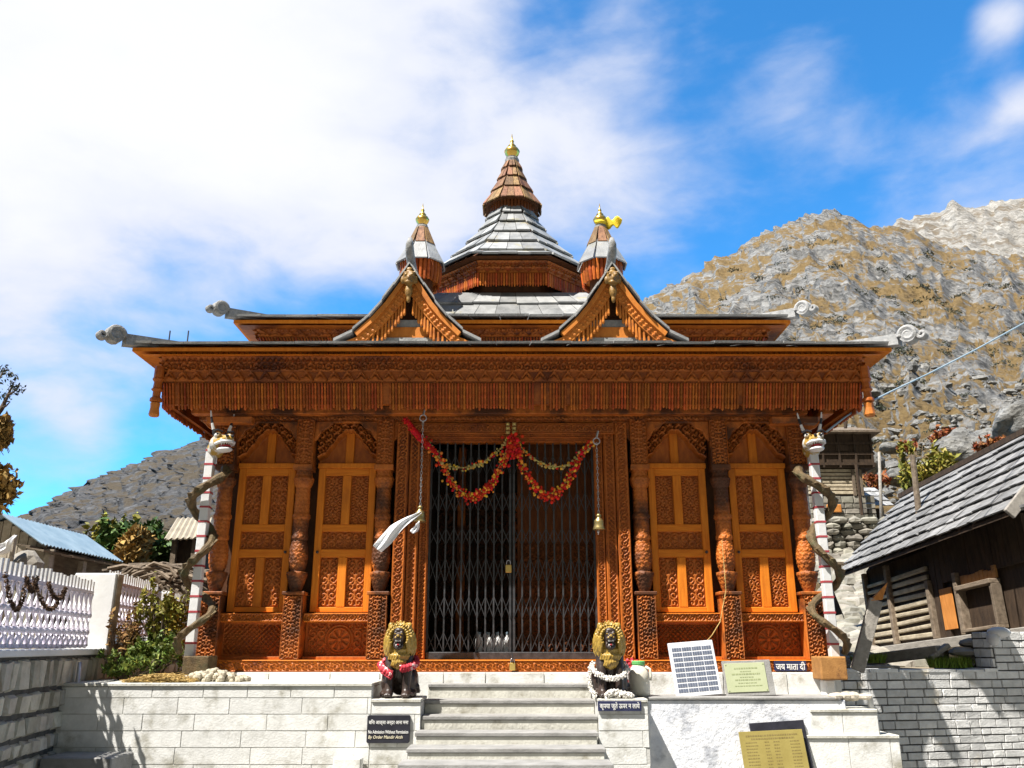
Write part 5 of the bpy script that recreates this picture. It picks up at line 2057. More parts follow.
# black sign left of the steps
a, b = P(366.5, 743, -1.06), P(410.5, 715, -1.06)
sg = thing('black_sign', 'black notice plate with white Hindi and English lettering left of the steps', 'sign', (a.x, -1.052, a.z))
wS, hS = b.x - a.x, b.z - a.z
MB().prism([(.01, 0), (wS - .012, 0), (wS, .012), (wS, hS - .008), (wS - .008, hS), (.012, hS), (0, hS - .012), (0, .01)], -.022, 0).build('plate', 'sign_black', sg, local=True, bevel=.002)
text('बिना आज्ञा अन्दर आना मना', wS * .92, hS * .21, (wS * .5, -.024, hS * .735), sg, 'letter_white')
text('No Admission Without Permission', wS * .93, hS * .12, (wS * .5, -.024, hS * .40), sg, 'letter_white')
text('By Order Mandir Arsh', wS * .80, hS * .15, (wS * .44, -.024, hS * .20), sg, 'letter_cream', shear=.2)

# dark sign under the right lion
a, b = P(598, 711, -1.06), P(641, 701, -1.06)
sg = thing('notice_board', 'narrow dark board with white Hindi lettering under the right lion', 'sign', (a.x, -1.052, a.z))
wS, hS = b.x - a.x, b.z - a.z
MB().box(0, wS, -.022, 0, 0, hS).build('board', 'sign_blue', sg, local=True, bevel=.002)
text('कृपया जूते ऊपर न लाये', wS * .92, hS * .8, (wS * .5, -.024, hS * .5), sg, 'letter_white')

# yellow donor plaque on a black slab at the foot of the right plinth
a, b = P(750, 775, -1.0), P(818, 775, -1.0)
dp = thing('yellow_plaque', 'large yellow engraved plaque of names leaning on the whitewashed wall', 'plaque', ((a.x + b.x) / 2, -1.0, 0))
zt5 = zf(731, -.86); w_ = b.x - a.x
L = .62
dp.location = ((a.x + b.x) / 2 - .01, -.985, zt5 - L * .97)
dp.rotation_euler = (R(-13), R(-2.5), 0)
MB().box(-w_ / 2, w_ / 2 - .02, -.010, .002, 0, L).build('plate', 'brass_plate', dp, local=True, bevel=.002)
mb = MB()
for r_ in range(20):
    z = L - .045 - r_ * .026
    for (x0, x1) in ([(-.42, .42)] if r_ == 0 else [(-.34, .34)] if r_ == 1 else [(-.44, -.24), (-.14, -.04), (.0, .10), (.26, .42)]):
        x = x0 * w_ * .96
        x1 = x1 * w_ * .96 - random.random() * .02
        while x < x1:
            l = random.uniform(.006, .022)
            mb.box(x, min(x + l, x1), -.0115, -.010, z, z + (.013 if r_ < 2 else .008))
            x += l + .005
mb.build('engraving', 'engraving', dp, local=True)
bs_ = thing('black_slab', 'black stone slab leaning behind the yellow plaque', 'slab', (dp.location.x + .075, -.945, dp.location.z + .02))
bs_.rotation_euler = (R(-13), R(-3.5), 0)
MB().box(-w_ * .40, w_ * .44, .01, .035, -.3, L + .055).build('slab', 'sign_black', bs_, local=True, bevel=.004)
# stand it on something real: a low plinth foot
mb = MB().box(a.x - .1, b.x + .2, -1.10, -.78, 0, dp.location.z - .002)
tag(mb.build('stone_ledge', 'plinth_stone', bevel=.01), 'pale stone ledge holding the yellow plaque at the foot of the whitewashed wall', 'ledge')

# straw and fleece on the left terrace
mb = MB()
for k in range(900):
    t = random.random()
    px = 128 + 62 * t
    q = P(px, 684, -.9)
    hgt = .055 * math.sin(math.pi * min(1, max(0, t))) + .012
    y = -.86 + random.gauss(0, .09)
    z = Z_L + random.random() * hgt
    a = random.uniform(0, math.pi)
    l = random.uniform(.03, .08)
    dvec = Vector((math.cos(a), math.sin(a) * .6, random.uniform(-.2, .2))) * l
    c0 = Vector((q.x, max(y, -1.0), z + .006))
    mb.beam(c0 - dvec, c0 + dvec, .006, .004)
mb.ball((P(158, 684, -.85).x, -.82, Z_L + .0), (.26, .11, .045), 12, 6)
tag(mb.build('straw_heap', 'straw'), 'flat heap of yellow straw on the edge of the left terrace', 'straw', kind='stuff')
mb = MB()
for k in range(120):
    t = random.random()
    q = P(192 + 52 * t, 684, -.75)
    hgt = .10 * (1 - abs(t - .4) * 1.3)
    mb.ball((q.x + random.gauss(0, .01), -.72 + random.gauss(0, .06), Z_L + random.random() * max(.02, hgt)), random.uniform(.02, .038), 7, 5)
tag(mb.build('fleece_heap', 'wool'), 'lumpy pale fleece heap at the foot of the left striped pole', 'fleece')


# ------------------------------------------------------------------ striped poles with dragons
def striped_pole(s, zhead, label):
    X = s * 3.12
    Y = -.36
    z0 = zf(656, Y) if s < 0 else zf(657, Y)
    z1 = zf(448, Y)
    root = thing('striped_pole', label, 'pole', (X, Y, z0 - .2), 'striped dragon poles at the temple corners')
    mb = MB().box(X - .043, X + .043, Y - .043, Y + .043, z0 - .02, z1)
    mb.build('pole', 'white_paint', root, bevel=.006)
    mb = MB()
    n = 14
    for k in range(n):
        z = z0 + .12 + k * (z1 - z0 - .15) / (n - 1)
        mb.box(X - .0455, X + .0455, Y - .0455, Y + .0455, z - .010, z + .010)
    mb.split('red_band', 'red_paint', root)
    # carved serpent winding round the pole
    pts, rr = [], []
    N = 110
    zt_ = z1 - .20
    H = zt_ - (z0 + .03)
    for i in range(N + 1):
        t = i / N
        ang = -.6 + t * 2 * math.pi * 2.65
        rad = .115 + .03 * math.sin(t * 9 + 1)
        pts.append(Vector((X + s * -math.cos(ang) * rad * 1.15 , Y - math.sin(ang) * rad * .95, zt_ - t * H)))
        rr.append((.047 - .014 * t) * (1 + .12 * math.sin(i * .9)))
    mb = MB()
    mb.tube(pts, rr, 9)
    for i in range(4, N - 3, 3):       # ragged back fin
        p = pts[i]
        o_ = Vector((p.x - X, p.y - Y, 0)).normalized()
        d = (pts[i + 1] - pts[i - 1]).normalized()
        b_ = p + o_ * rr[i] * .8
        tip = p + o_ * (rr[i] + .012 + random.uniform(0, .022)) + Vector((0, 0, .02))
        sd = d.cross(o_) * .012
        mb.add([b_ - d * .045 - sd, b_ + d * .045 - sd, b_ + d * .045 + sd, b_ - d * .045 + sd, tip], [(0, 1, 4), (1, 2, 4), (2, 3, 4), (3, 0, 4), (3, 2, 1, 0)])
    mb.build('serpent', 'serpent_wood', root, smooth=False)
    # wooden block at the foot
    # dragon head under the eave
    hx = X + (.12 if s < 0 else -.02)
    hc = Vector((hx, Y - .10, z1 + .02))
    face = Vector((.75, -1.0, -.12)).normalized() if s < 0 else Vector((-.15, -1.0, -.10)).normalized()
    rt = face.cross(Vector((0, 0, 1))).normalized()
    upv = rt.cross(face)
    L = lambda a, b, c: hc + rt * a + face * b + upv * c
    rm = Matrix((rt, face, upv)).transposed()
    mb = MB()
    mb.ball(L(0, 0, .0), (.085, .11, .075), 12, 8, rm)
    mb.ball(L(0, .10, .01), (.062, .10, .036), 12, 8, rm)
    mb.ball(L(0, .17, .022), (.05, .045, .032), 10, 7, rm)
    for q in (-1, 1):
        mb.ball(L(q * .045, .05, .058), (.03, .035, .026), 10, 7, rm)
    mb.ball(L(0, -.10, -.03), (.07, .09, .08), 10, 8, rm)
    hd = remesh(mb.build('dragon_head', 'dragon_yellow', root), .010, 2)
    mb = MB()
    mb.ball(L(0, .12, -.055), (.055, .10, .022), 12, 8, rm)
    mb.tube([L(-.055, .05, -.01), L(-.06, .12, -.008), L(-.045, .185, .0), L(0, .21, .005), L(.045, .185, .0), L(.06, .12, -.008), L(.055, .05, -.01)], .013, 7)
    mb.build('white_lip', 'white_paint', hd, smooth=True)
    mb = MB()
    mb.ball(L(0, .115, -.028), (.042, .09, .016), 10, 7, rm)
    mb.build('tongue', 'mouth_red', hd, smooth=True)
    mb = MB()
    for q in (-1, 1):
        mb.ball(L(q * .055, .075, .062), (.014, .014, .014), 9, 6)
    for q in range(6):
        mb.lathe([(.008, 0), (.001, -.028)][::-1], tuple(L(-.04 + q * .016, .185 - abs(q - 2.5) * .012, -.002)), 6)
    mb.build('eyes_and_teeth', 'letter_white', hd)
    mb = MB()
    for q in (-1, 1):
        mb.ball(L(q * .060, .085, .068), (.009, .009, .009), 7, 5)
        mb.tube([L(q * .02, .085, .088), L(q * .06, .075, .10), L(q * .085, .04, .09)], .008, 5)
        mb.ball(L(q * .02, .205, .045), (.014, .012, .010), 7, 5)
    mb.build('brow', 'dragon_black', hd)
    for q in (-1, 1):
        pts = [L(q * (.045 + .05 * math.sin(t * 1.3)), -.02 - .03 * t, .06 + .20 * t) for t in np.linspace(0, 1, 9)]
        for bnd in range(4):
            m2 = MB()
            m2.tube(pts[bnd * 2:bnd * 2 + 3], [.017 - .0015 * (bnd * 2 + j) for j in range(3)], 7)
            m2.build('horn', 'white_paint' if bnd % 2 else 'dragon_black', hd)
    base = wloc(root)
    for ob in [hd] + list(hd.children):       # the heads are large
        n_ = len(ob.data.vertices)
        co = np.empty(n_ * 3); ob.data.vertices.foreach_get('co', co)
        c_ = np.array(hc - base)
        co = c_ + (co.reshape(-1, 3) - c_) * 1.3
        ob.data.vertices.foreach_set('co', co.reshape(-1)); ob.data.update()
    return X, Y, z0


striped_pole(-1, 0, 'left white pole with red bands, wound by a carved serpent with a yellow dragon head')
striped_pole(1, 0, 'right white pole with red bands, wound by a carved serpent with a white-lipped dragon head')
for s, lab, px0, px1, py0, py1 in ((-1, 'weathered brown wooden block under the left striped pole', 181, 209, 675, 656), (1, 'split orange wooden block under the right striped pole', 822, 846, 680, 656.5)):
    a, b = P(px0, py0, -.52), P(px1, py1, -.52)
    mb = MB().box(a.x, b.x, -.52, -.26, a.z, b.z)
    ob = mb.build('wooden_block', 'block_wood' if s > 0 else 'serpent_wood', None, bevel=.012, seg=2)
    tag(ob, lab, 'block', 'wooden blocks under the poles')
    if s < 0:
        mb = MB().box(a.x + .03, b.x - .03, -.46, -.2, 1.26, a.z - .002)
        tag(mb.build('footing_stone', 'rubble_stone', None, bevel=.01), 'dark footing stone below the left wooden block', 'stone')
    else:
        mb = MB().box(a.x + .06, b.x - .10, -.44, -.27, 1.0, a.z - .002)
        tag(mb.build('footing_stone', 'plinth_stone', None, bevel=.01), 'pale footing stone below the right wooden block', 'stone')
# leaning broken plank
a, b = P(856, 660, -.1), P(876, 600, -.05)
mb = MB()
mb.beam(a + Vector((0, .0, -.1)), b, .05, .13, up=(1, 0, .2))
pk = mb.build('leaning_plank', 'grey_wood_beam', None, bevel=.006)
tag(pk, 'grey broken plank with a raw orange tip leaning by the right wall', 'plank')
d = (b - a).normalized()
mb = MB()
sd = Vector((1, 0, 0))
mb.add([b - sd * .06 - d * .01 + Vector((0, -.026, 0)), b + sd * .055 + d * .0 + Vector((0, -.026, 0)), b + sd * .055 + Vector((0, .026, 0)), b - sd * .06 + Vector((0, .026, 0)), b + d * .20 + sd * .06], [(0, 1, 4), (1, 2, 4), (2, 3, 4), (3, 0, 4)])
mb.build('raw_tip', 'orange_plank', pk)

# ------------------------------------------------------------------ doorway things: bells, garlands, locks, jugs


def bell(px_top, py_top, px, py, Y, label):
    top = P(px_top, py_top, Y); b = P(px, py, Y)
    root = thing('hanging_bell', label, 'bell', (b.x, Y, b.z), 'bells on chains in the doorway')
    hook = MB()
    ht = Vector((b.x, Y, top.z))
    n = max(4, int((ht.z - b.z - .05) / .034))
    for k in range(n):
        z = b.z + .10 + k * (ht.z - b.z - .10) / n
        c = Vector((b.x, Y, z))
        ax = Vector((1, 0, 0)) if k % 2 else Vector((0, 1, 0))
        hook.tube([c + ax * math.cos(a) * .009 + Vector((0, 0, math.sin(a) * .021)) for a in np.linspace(0, 2 * math.pi, 9)], .0035, 5, False)
    hook.tube([ht + Vector((math.cos(a) * .035, 0, math.sin(a) * .035)) for a in np.linspace(0, 2 * math.pi, 15)], .007, 6, False)
    hook.tube([ht + Vector((0, 0, .03)), ht + Vector((.02, 0, .11))], .012, 6)
    hook.build('chain', 'steel', root)
    m = MB()
    m.lathe([(.062, -.05), (.065, -.045), (.055, -.02), (.05, .02), (.052, .025), (.045, .05), (.025, .07), (.02, .085), (.03, .10), (.012, .115)], (b.x, Y, b.z), 18)
    m.build('bell', 'brass_bell', root, smooth=True)
    m = MB()
    m.tube([(b.x, Y, b.z - .02), (b.x - .01, Y, b.z - .10)], .006, 6)
    m.ball((b.x - .01, Y, b.z - .07), .015, 8, 6)
    m.build('clapper', 'steel', root, smooth=True)
    return b


bl = bell(423.5, 418, 420, 517, -.30, 'brass bell on a chain with a white scarf tied to it, left of the gate')
br = bell(595.5, 441, 599, 525, -.16, 'brass bell on a thin chain at the right side of the gate')


def strip_cloth(pts, wd, name, label, mat, seed):
    mb = MB()
    n = 24; mcols = 7
    cur = []
    P_ = [Vector(p) for p in pts]
    for i in range(n):
        t = i / (n - 1) * (len(P_) - 1)
        k = min(int(t), len(P_) - 2); f = t - k
        cur.append(P_[k] * (1 - f) + P_[k + 1] * f)
    vs, fs = [], []
    for i, p in enumerate(cur):
        t = i / (n - 1)
        d = (cur[min(i + 1, n - 1)] - cur[max(i - 1, 0)]).normalized()
        s = d.cross(Vector((0, -1, 0))).normalized()
        ww = wd * (.25 + .9 * min(1, t * 1.5)) * (1 - .25 * max(0, t - .85) * 6)
        for j in range(mcols):
            u = j / (mcols - 1) - .5
            vs.append(p + s * u * ww + Vector((0, .025 * math.sin(u * 9 + t * 5 + seed) + .03 * math.sin(t * 8 + seed), 0)))
    for i in range(n - 1):
        for j in range(mcols - 1):
            a = i * mcols + j
            fs.append((a, a + 1, a + mcols + 1, a + mcols))
    mb.add(vs, fs)
    o = mb.build(name, mat, None, smooth=True)
    so_ = o.modifiers.new('s', 'SOLIDIFY'); so_.thickness = .004
    return tag(o, label, 'cloth')


strip_cloth([P(421, 512, -.37), P(408, 520, -.39), P(394, 530, -.42), P(377, 549, -.46)], .105, 'white_scarf', 'white scarf tied to the left bell and blowing to the left', 'cloth_white', 1)
strip_cloth([P(419, 521, -.37), P(417, 527, -.39), P(412, 533, -.41)], .045, 'scarf_end', 'short white scarf end hanging under the left bell', 'cloth_white', 3)


def swag(mbs, pa, pb, sag, Y, n, r, mats, hang=0, spread=.03):
    for k in range(n):
        t = random.random()
        px = pa[0] + (pb[0] - pa[0]) * t
        py = pa[1] + (pb[1] - pa[1]) * t + sag * 4 * t * (1 - t)
        q = P(px, py, Y)
        d = Vector((random.gauss(0, spread), random.gauss(0, spread * .8), random.gauss(0, spread) - hang * random.random() ** 2))
        random.choice(mats).ball(q + d, r * random.uniform(.6, 1.2), 7, 5)


def garland(label, segs, name='flower_garland'):
    g = thing(name, label, 'garland', tuple(P(segs[0][0][0], segs[0][0][1], segs[0][3])), None)
    red, org, pale = MB(), MB(), MB()
    for (pa, pb, sag, Y, n, r, kinds, hang, spread) in segs:
        mats = [{'r': red, 'o': org, 'p': pale}[c] for c in kinds]
        swag(None, pa, pb, sag, Y, n, r, mats, hang, spread)
        # the cord
        pts = []
        for t in np.linspace(0, 1, 24):
            pts.append(P(pa[0] + (pb[0] - pa[0]) * t, pa[1] + (pb[1] - pa[1]) * t + sag * 4 * t * (1 - t), Y))
        pale.tube(pts, .006, 5)
    for m_, nm, mt in ((red, 'red_flowers', 'flower_red'), (org, 'orange_flowers', 'flower_orange'), (pale, 'pale_flowers', 'flower_pale')):
        if m_.v:
            m_.build(nm, mt, g)


garland('red and orange flower garland swagged across the left half of the gate',
        [((440, 458), (511, 437), 47, -.10, 330, .0165, 'rrrroo', .07, .020), ((443, 464), (511, 437), 14, -.08, 110, .014, 'rpppo', .02, .014), ((444, 462), (424, 437), 2, -.11, 60, .016, 'rop', .03, .018)])
garland('red and orange flower garland swagged across the right half of the gate',
        [((513, 437), (580, 453), 48, -.10, 330, .0165, 'rrrroo', .07, .020), ((513, 437), (583, 456), 19, -.08, 110, .014, 'rpppo', .02, .014), ((580, 453), (593, 440), 1, -.11, 70, .016, 'rorp', .04, .018)])
# dried rope of older flowers on the left end
mb = MB()
pts = [P(407, 420, -.12), P(413, 430, -.12), P(420, 438, -.11), P(427, 445, -.12), P(437, 454, -.12)]
mb.tube(pts, [.022, .035, .036, .026, .02], 9)
for k in range(90):
    t = random.random() * 3.99; i = int(t); q = pts[i].lerp(pts[i + 1], t - i)
    mb.ball(q + Vector((random.gauss(0, .018), -.02 + random.gauss(0, .012), random.gauss(0, .018))), random.uniform(.008, .016), 6, 4)
tag(mb.build('faded_garland', 'flower_red', None), 'faded rolled garland tied at the upper left corner of the doorway', 'garland')
# small tinsel knot above the middle
q = P(511, 428, -.14)
mb = MB()
for i in range(3):
    for j in range(2):
        mb.ball(q + Vector(((j - .5) * .07, 0, (i - 1) * .045)), .014, 7, 5)
        mb.box(q.x + (j - .5) * .07 - .02, q.x + (j - .5) * .07 + .02, q.y + .004, q.y + .02, q.z + (i - 1) * .045 - .016, q.z + (i - 1) * .045 + .016)
tag(mb.build('tinsel_charm', 'flower_pale', None), 'small beaded charm hung on the lintel where the two garlands meet', 'charm')
q = P(513, 450, -.12)
mb = MB()
for k in range(110):
    mb.ball((q.x + random.gauss(0, .045), -.12 + random.gauss(0, .02), q.z + random.gauss(.03, .06)), random.uniform(.012, .022), 7, 5)
tag(mb.build('flower_knot', 'flower_red', None), 'bunch of red flowers at the middle where the garlands meet', 'flowers')


def padlock(px, py, Y, label, sz=1.0):
    q = P(px, py, Y)
    r = thing('padlock', label, 'padlock', tuple(q), 'padlocks on the gate')
    MB().box(-.028 * sz, .028 * sz, -.014, .014, -.05 * sz, .02 * sz).build('body', 'brass_lock', r, local=True, bevel=.005)
    m = MB()
    m.tube([(-.018 * sz, 0, .018 * sz)] + [(math.cos(a) * .018 * sz, 0, .04 * sz + math.sin(a) * .02 * sz) for a in np.linspace(math.pi, 0, 7)] + [(.018 * sz, 0, .018 * sz)], .005, 6)
    m.build('shackle', 'steel', r, local=True, smooth=True)


padlock(508.5, 567, .07, 'brass padlock hanging at the middle of the gate', 1.15)
padlock(512.5, 665, -.19, 'brass padlock on a hasp at the sill below the gate', 1.0)
mb = MB()
a = P(511.5, 651, -.18)
mb.beam((a.x, -.175, zb1 + .07), (a.x + .01, -.20, zf(662, -.19)), .008, .03)
tag(mb.build('iron_hasp', 'iron', None), 'iron hasp on the base beam holding the lower padlock', 'hasp')

for k in range(4):
    q = P(479 + k * 9.2, 650, .21)
    r = thing('white_jug', 'white plastic jug standing in the row behind the gate bars', 'jug', (q.x, .21, zf(653.5, .21)), 'row of white jugs behind the gate')
    MB().lathe([(.036, 0), (.040, .01), (.040, .11), (.034, .15), (.016, .172), (.016, .19)], (0, 0, 0), 14).build('body', 'white_paint', r, local=True, smooth=True)
    MB().lathe([(.018, .188), (.018, .21), (.014, .213)], (0, 0, 0), 12).build('cap', 'tin_blue', r, local=True)

# cable slung to the right eave
mb = MB()
pts = [P(1090, 285, 3.0), P(1024, 323, 2.2), P(975, 350, 1.5), P(930, 373, .9), P(890, 392, .35), P(860, 407, -.1), P(845, 417, -.3), P(826, 432, -.42)]
dense = []
for i in range(len(pts) - 1):
    for j in range(5):
        dense.append(pts[i].lerp(pts[i + 1], j / 5))
dense.append(pts[-1])
mb.tube(dense, .011, 6)
tag(mb.build('overhead_cable', 'cable_blue', None, smooth=True), 'pale blue cable slung from the right eave across the mountain', 'cable')

# ------------------------------------------------------------------ right log house
hs = thing('log_house', 'old dark log house with a steep grey slab roof behind the block wall', 'house', (6.15, 6.1, 1.62))
hs.rotation_euler = (R(-3.1), 0, 0)
HL = 4.9                                   # length along the eave, towards the camera (-y)
ze, zr = 1.25, 2.70
xe, xr = -.34, 1.10


def hbuild(mb, name, mat, parent=None, **k):
    return mb.build(name, mat, parent or hs, local=True, **k)


mb = MB()
mb.slabs((xe, .35, ze), (xe, -HL - .35, ze), (xr, -HL - .35, zr), (xr, .35, zr), 8, 30, .020, .034, .42)
mb.slabs((2 * xr - xe, -HL - .35, ze), (2 * xr - xe, .35, ze), (xr, .35, zr), (xr, -HL - .35, zr), 7, 21, .022, .03, .3)
mb.v = [(x, y, z) for x, y, z in mb.v]
rf = hbuild(mb, 'slab_roof', 'house_slate')
mb = MB()
mb.hexa([(xe, .33, ze - .05), (xe, -HL - .33, ze - .05), (xr, -HL - .33, zr - .05), (xr, .33, zr - .05), (xe, .33, ze), (xe, -HL - .33, ze), (xr, -HL - .33, zr), (xr, .33, zr)])
mb.hexa([(xr, .33, zr - .05), (xr, -HL - .33, zr - .05), (2 * xr - xe, -HL - .33, ze - .05), (2 * xr - xe, .33, ze - .05), (xr, .33, zr), (xr, -HL - .33, zr), (2 * xr - xe, -HL - .33, ze), (2 * xr - xe, .33, ze)])
mb.beam((xr, .5, zr + .03), (xr, -HL - .4, zr + .03), .12, .08)
hbuild(mb, 'rafters', 'old_wood_black', rf)
# walls
mb = MB()
mb.box(.02, 2.1, -HL, -.05, 0, ze + .02)
mb.prism([(.02, ze + .02), (2.1, ze + .02), (xr, zr - .12)], -HL, -.05)
hbuild(mb, 'wall', 'old_wood_black')
mb = MB()
nlog = 9
for k in range(nlog):                       # log ends of the crib wall, pale, with dark gaps
    z = .08 + k * .115
    y = -.1
    segs = [(-.1, -1.0), (-1.06, -2.3)]
    for (ya, yb) in segs:
        mb.obox((.0, (ya + yb) / 2, z), (.025 + .008 * random.random(), 0, 0), (0, (yb - ya) / 2, random.uniform(-.01, .01)), (0, 0, random.uniform(.024, .036)))
mb.split('log', 'log_face', hs, local=True, bevel=.012, seg=2)
mb = MB()
for y, x in ((-.05, .0), (-1.03, -.03), (-2.38, -.03), (-3.2, -.03)):
    mb.box(x - .06, x + .02, y - .05, y + .05, .0, ze - .02 if y > -2 else .82)
mb.split('post', 'old_wood', hs, local=True, bevel=.008)
mb = MB()
for k in range(16):                         # dark plank wall on the nearer half
    y = -2.45 - k * .155
    mb.box(-.02 - .012 * random.random(), .019, y - .148, y, .74 if k > 1 else 0, ze + .05)
hbuild(mb, 'plank_wall', 'old_wood_black')
mb = MB()
mb.box(-.035, -.02, -2.98, -2.62, .10, .66)
hbuild(mb, 'shutter', 'orange_plank', bevel=.004)
mb = MB()                                   # box-like window with a ledge
mb.box(-.16, -.01, -4.2, -3.3, .02, .06); mb.box(-.16, -.01, -4.2, -3.3, .56, .62)
mb.box(-.14, -.01, -3.36, -3.3, .06, .56); mb.box(-.14, -.01, -4.2, -4.14, .06, .56)
hbuild(mb, 'window_box', 'old_wood', bevel=.006)
mb = MB().box(-.04, -.005, -4.13, -3.37, .07, .55)
hbuild(mb, 'window', 'old_wood_black')
mb = MB()
for k in range(9):
    y = -3.3 - k * .1
    mb.box(-.05, -.02, y - .092, y, .63, .76 + random.uniform(-.03, .03))
hbuild(mb, 'board', 'block_wood', bevel=.004)
mb = MB()
mb.box(-.22, .06, -HL - .3, .15, -.16, -.02)
mb.box(-.16, .1, -3.4, .55, -.52, -.40)
mb.box(-.12, .06, -1.15, -1.02, -.40, -.16)
mb.box(-.12, .06, -2.9, -2.78, -.40, -.16)
mb.split('base_beam', 'grey_wood_beam', hs, local=True, bevel=.01)
mb = MB()
for k in range(70):
    y = random.uniform(-HL, .3)
    mb.ball((random.uniform(-.02, .4), y, random.uniform(-.75, -.18)), (random.uniform(.1, .2), random.uniform(.12, .28), random.uniform(.05, .09)), 7, 5)
hbuild(mb, 'foundation', 'rubble_stone')
mb = MB()
mb.tube([(.40, -1.5, 1.85), (.44, -1.55, 2.95)], [.05, .045], 9)
hbuild(mb, 'flue', 'old_wood')
# gable boards and the porch roof at the near end
mb = MB()
mb.beam((xe - .03, -HL - .38, ze - .04), (xr, -HL - .38, zr + .02), .05, .14)
mb.beam((2 * xr - xe + .03, -HL - .38, ze - .04), (xr, -HL - .38, zr + .02), .05, .14)
mb.split('gable_board', 'grey_wood_beam', hs, local=True, bevel=.008)
mb = MB()
mb.slabs((xe + .1, -HL - .2, ze + .0), (xe + .1, -HL - 1.4, ze - .0), (2.4, -HL - 1.4, ze + .35), (2.4, -HL - .2, ze + .35), 5, 4, .03, .03)
pr = hbuild(mb, 'porch_roof', 'house_slate')
mb = MB()
mb.box(.05, .15, -HL - 1.3, -HL - 1.2, -.3, ze)
mb.box(-.1, 2.3, -HL - 1.28, -HL - 1.22, ze - .14, ze - .03)
hbuild(mb, 'porch_frame', 'old_wood_black', pr)
# loose boards lying on the terrace in front of the house
for (pa, pb, Ya, Yb, w_, h_, lab) in (((858, 661), (940, 651), 1.6, .9, .16, .12, 'long grey weathered beam lying below the log house'),
                                      ((845, 667), (898, 668), .6, .5, .2, .05, 'flat pale board on the terrace behind the block wall'),
                                      ((930, 658), (948, 645), .9, .9, .1, .05, 'short tilted board propped under the log house')):
    mb = MB()
    mb.beam(P(*pa, Ya), P(*pb, Yb), w_, h_)
    tag(mb.build('weathered_beam', 'grey_wood_beam', None, bevel=.008), lab, 'beam')
# stacked flat stones at the wall's end
sts = [(965, 655), (980, 662), (962, 668), (985, 650), (975, 646), (990, 664), (950, 670)]
labs = ['flat brown stone, topmost left of the pile under the log house', 'flat grey stone in the middle of the pile under the log house', 'flat stone lowest in the pile by the grass tuft', 'flat stone highest right in the pile beside the white mortar cap',
        'flat pale stone on top of the pile under the window box', 'flat stone at the right foot of the pile by the raised wall', 'small stone left of the pile beside the grass']
for (px, py), lab in zip(sts, labs):
    q = P(px, py - 3, .98)
    mb = MB().ball((q.x, q.y, q.z), (.18, .16, .055), 9, 6)
    mb.v = [(x + random.uniform(-.012, .012), y + random.uniform(-.012, .012), z + random.uniform(-.008, .008)) for x, y, z in mb.v]
    tag(mb.build('flat_stone', 'field_stone', None), lab, 'stone', 'stones piled under the log house')


def grass_tuft(px0, px1, py, Y, n, h, label):
    mb = MB()
    for k in range(n):
        q = P(random.uniform(px0, px1), py, Y + random.gauss(0, .1))
        d = Vector((random.gauss(0, .35), random.gauss(0, .35), 1)).normalized() * h * random.uniform(.4, 1.1)
        s = Vector((random.gauss(0, 1), random.gauss(0, 1), 0)).normalized() * .008
        mb.add([q - s, q + s, q + d], [(0, 1, 2)])
    tag(mb.build('grass_tuft', 'grass', None), label, 'grass', kind='stuff')


grass_tuft(930, 974, 668, .95, 1500, .14, 'bright green grass tuft on the block wall below the house')
grass_tuft(852, 885, 663, 1.0, 700, .12, 'green weeds behind the leaning plank')

# ------------------------------------------------------------------ right background: granary, hut, pole, rubble


def on(px, py, Y):
    return P(px, py, Y)


Yg = 16.5
G0 = P(818, 497, Yg); G1 = P(868, 497, Yg)
gr = thing('granary', 'dark wooden granary with an overhanging upper box on pale log courses', 'granary', (G0.x, Yg, zf(514, Yg)))
xA, xB = P(806, 470, Yg).x, P(861, 470, Yg).x
za, zb2, zc2 = zf(496, Yg), zf(470, Yg), zf(435, Yg)
mb = MB().box(xA, xB, Yg, Yg + 2.6, zf(530, Yg), za)
b = mb.build('stone_base', 'mortar_dark', gr)
mb = MB()
blockwall(mb, (xA, Yg - .0, zf(530, Yg)), (1, 0, 0), (0, -1, 0), xB - xA + .3, za - zf(530, Yg), .16, (.25, .5), .02, .03, .01, .01)
mb.build('stones', 'field_stone', b)
mb = MB().box(xA + .05, xB, Yg + .05, Yg + 2.5, za, zb2)
lw = mb.build('lower_wall', 'old_wood_black', gr)
mb = MB()
for k in range(7):
    z = za + .10 + k * (zb2 - za) / 7
    mb.obox(((xA + xB) / 2, Yg + .03, z), ((xB - xA) / 2 - .02, 0, 0), (0, .03, 0), (0, 0, .042))
mb.split('log', 'log_face', lw, bevel=.01)
mb = MB()
for x in (xA + .35, xB - .28, xB - .05):
    mb.box(x - .04, x + .04, Yg - .06, Yg + .02, za, zb2)
mb.split('upright', 'old_wood', lw)
xC = P(876, 450, Yg).x
mb = MB().box(xA - .2, xC - .15, Yg - .12, Yg + 2.6, zb2 + .05, zc2)
ub = mb.build('upper_box', 'old_wood_black', gr)
mb = MB()
for k in range(3):
    z = zb2 + .12 + k * .32
    mb.box(xA - .2, xC - .13, Yg - .17, Yg - .12, z, z + .08)
for x in np.linspace(xA, xC - .2, 5):
    mb.box(x - .03, x + .03, Yg - .175, Yg - .12, zb2 + .05, zc2)
mb.box(P(834, 450, Yg).x, P(846, 450, Yg).x, Yg - .165, Yg - .12, zf(452, Yg), zf(446, Yg))
mb.build('balcony_rail', 'old_wood_black', ub)
mb = MB()
mb.hexa([(xA - .4, Yg - .40, zc2), (xC + .05, Yg - .40, zc2), (xC + .25, Yg + 2.9, zc2 - .0), (xA - .4, Yg + 2.9, zc2), (xA - .4, Yg - .40, zc2 + .06), (xC + .05, Yg - .40, zc2 + .06), (xC - .2, Yg + 1.0, zc2 + .5), (xA - .4, Yg + 1.0, zc2 + .5)])
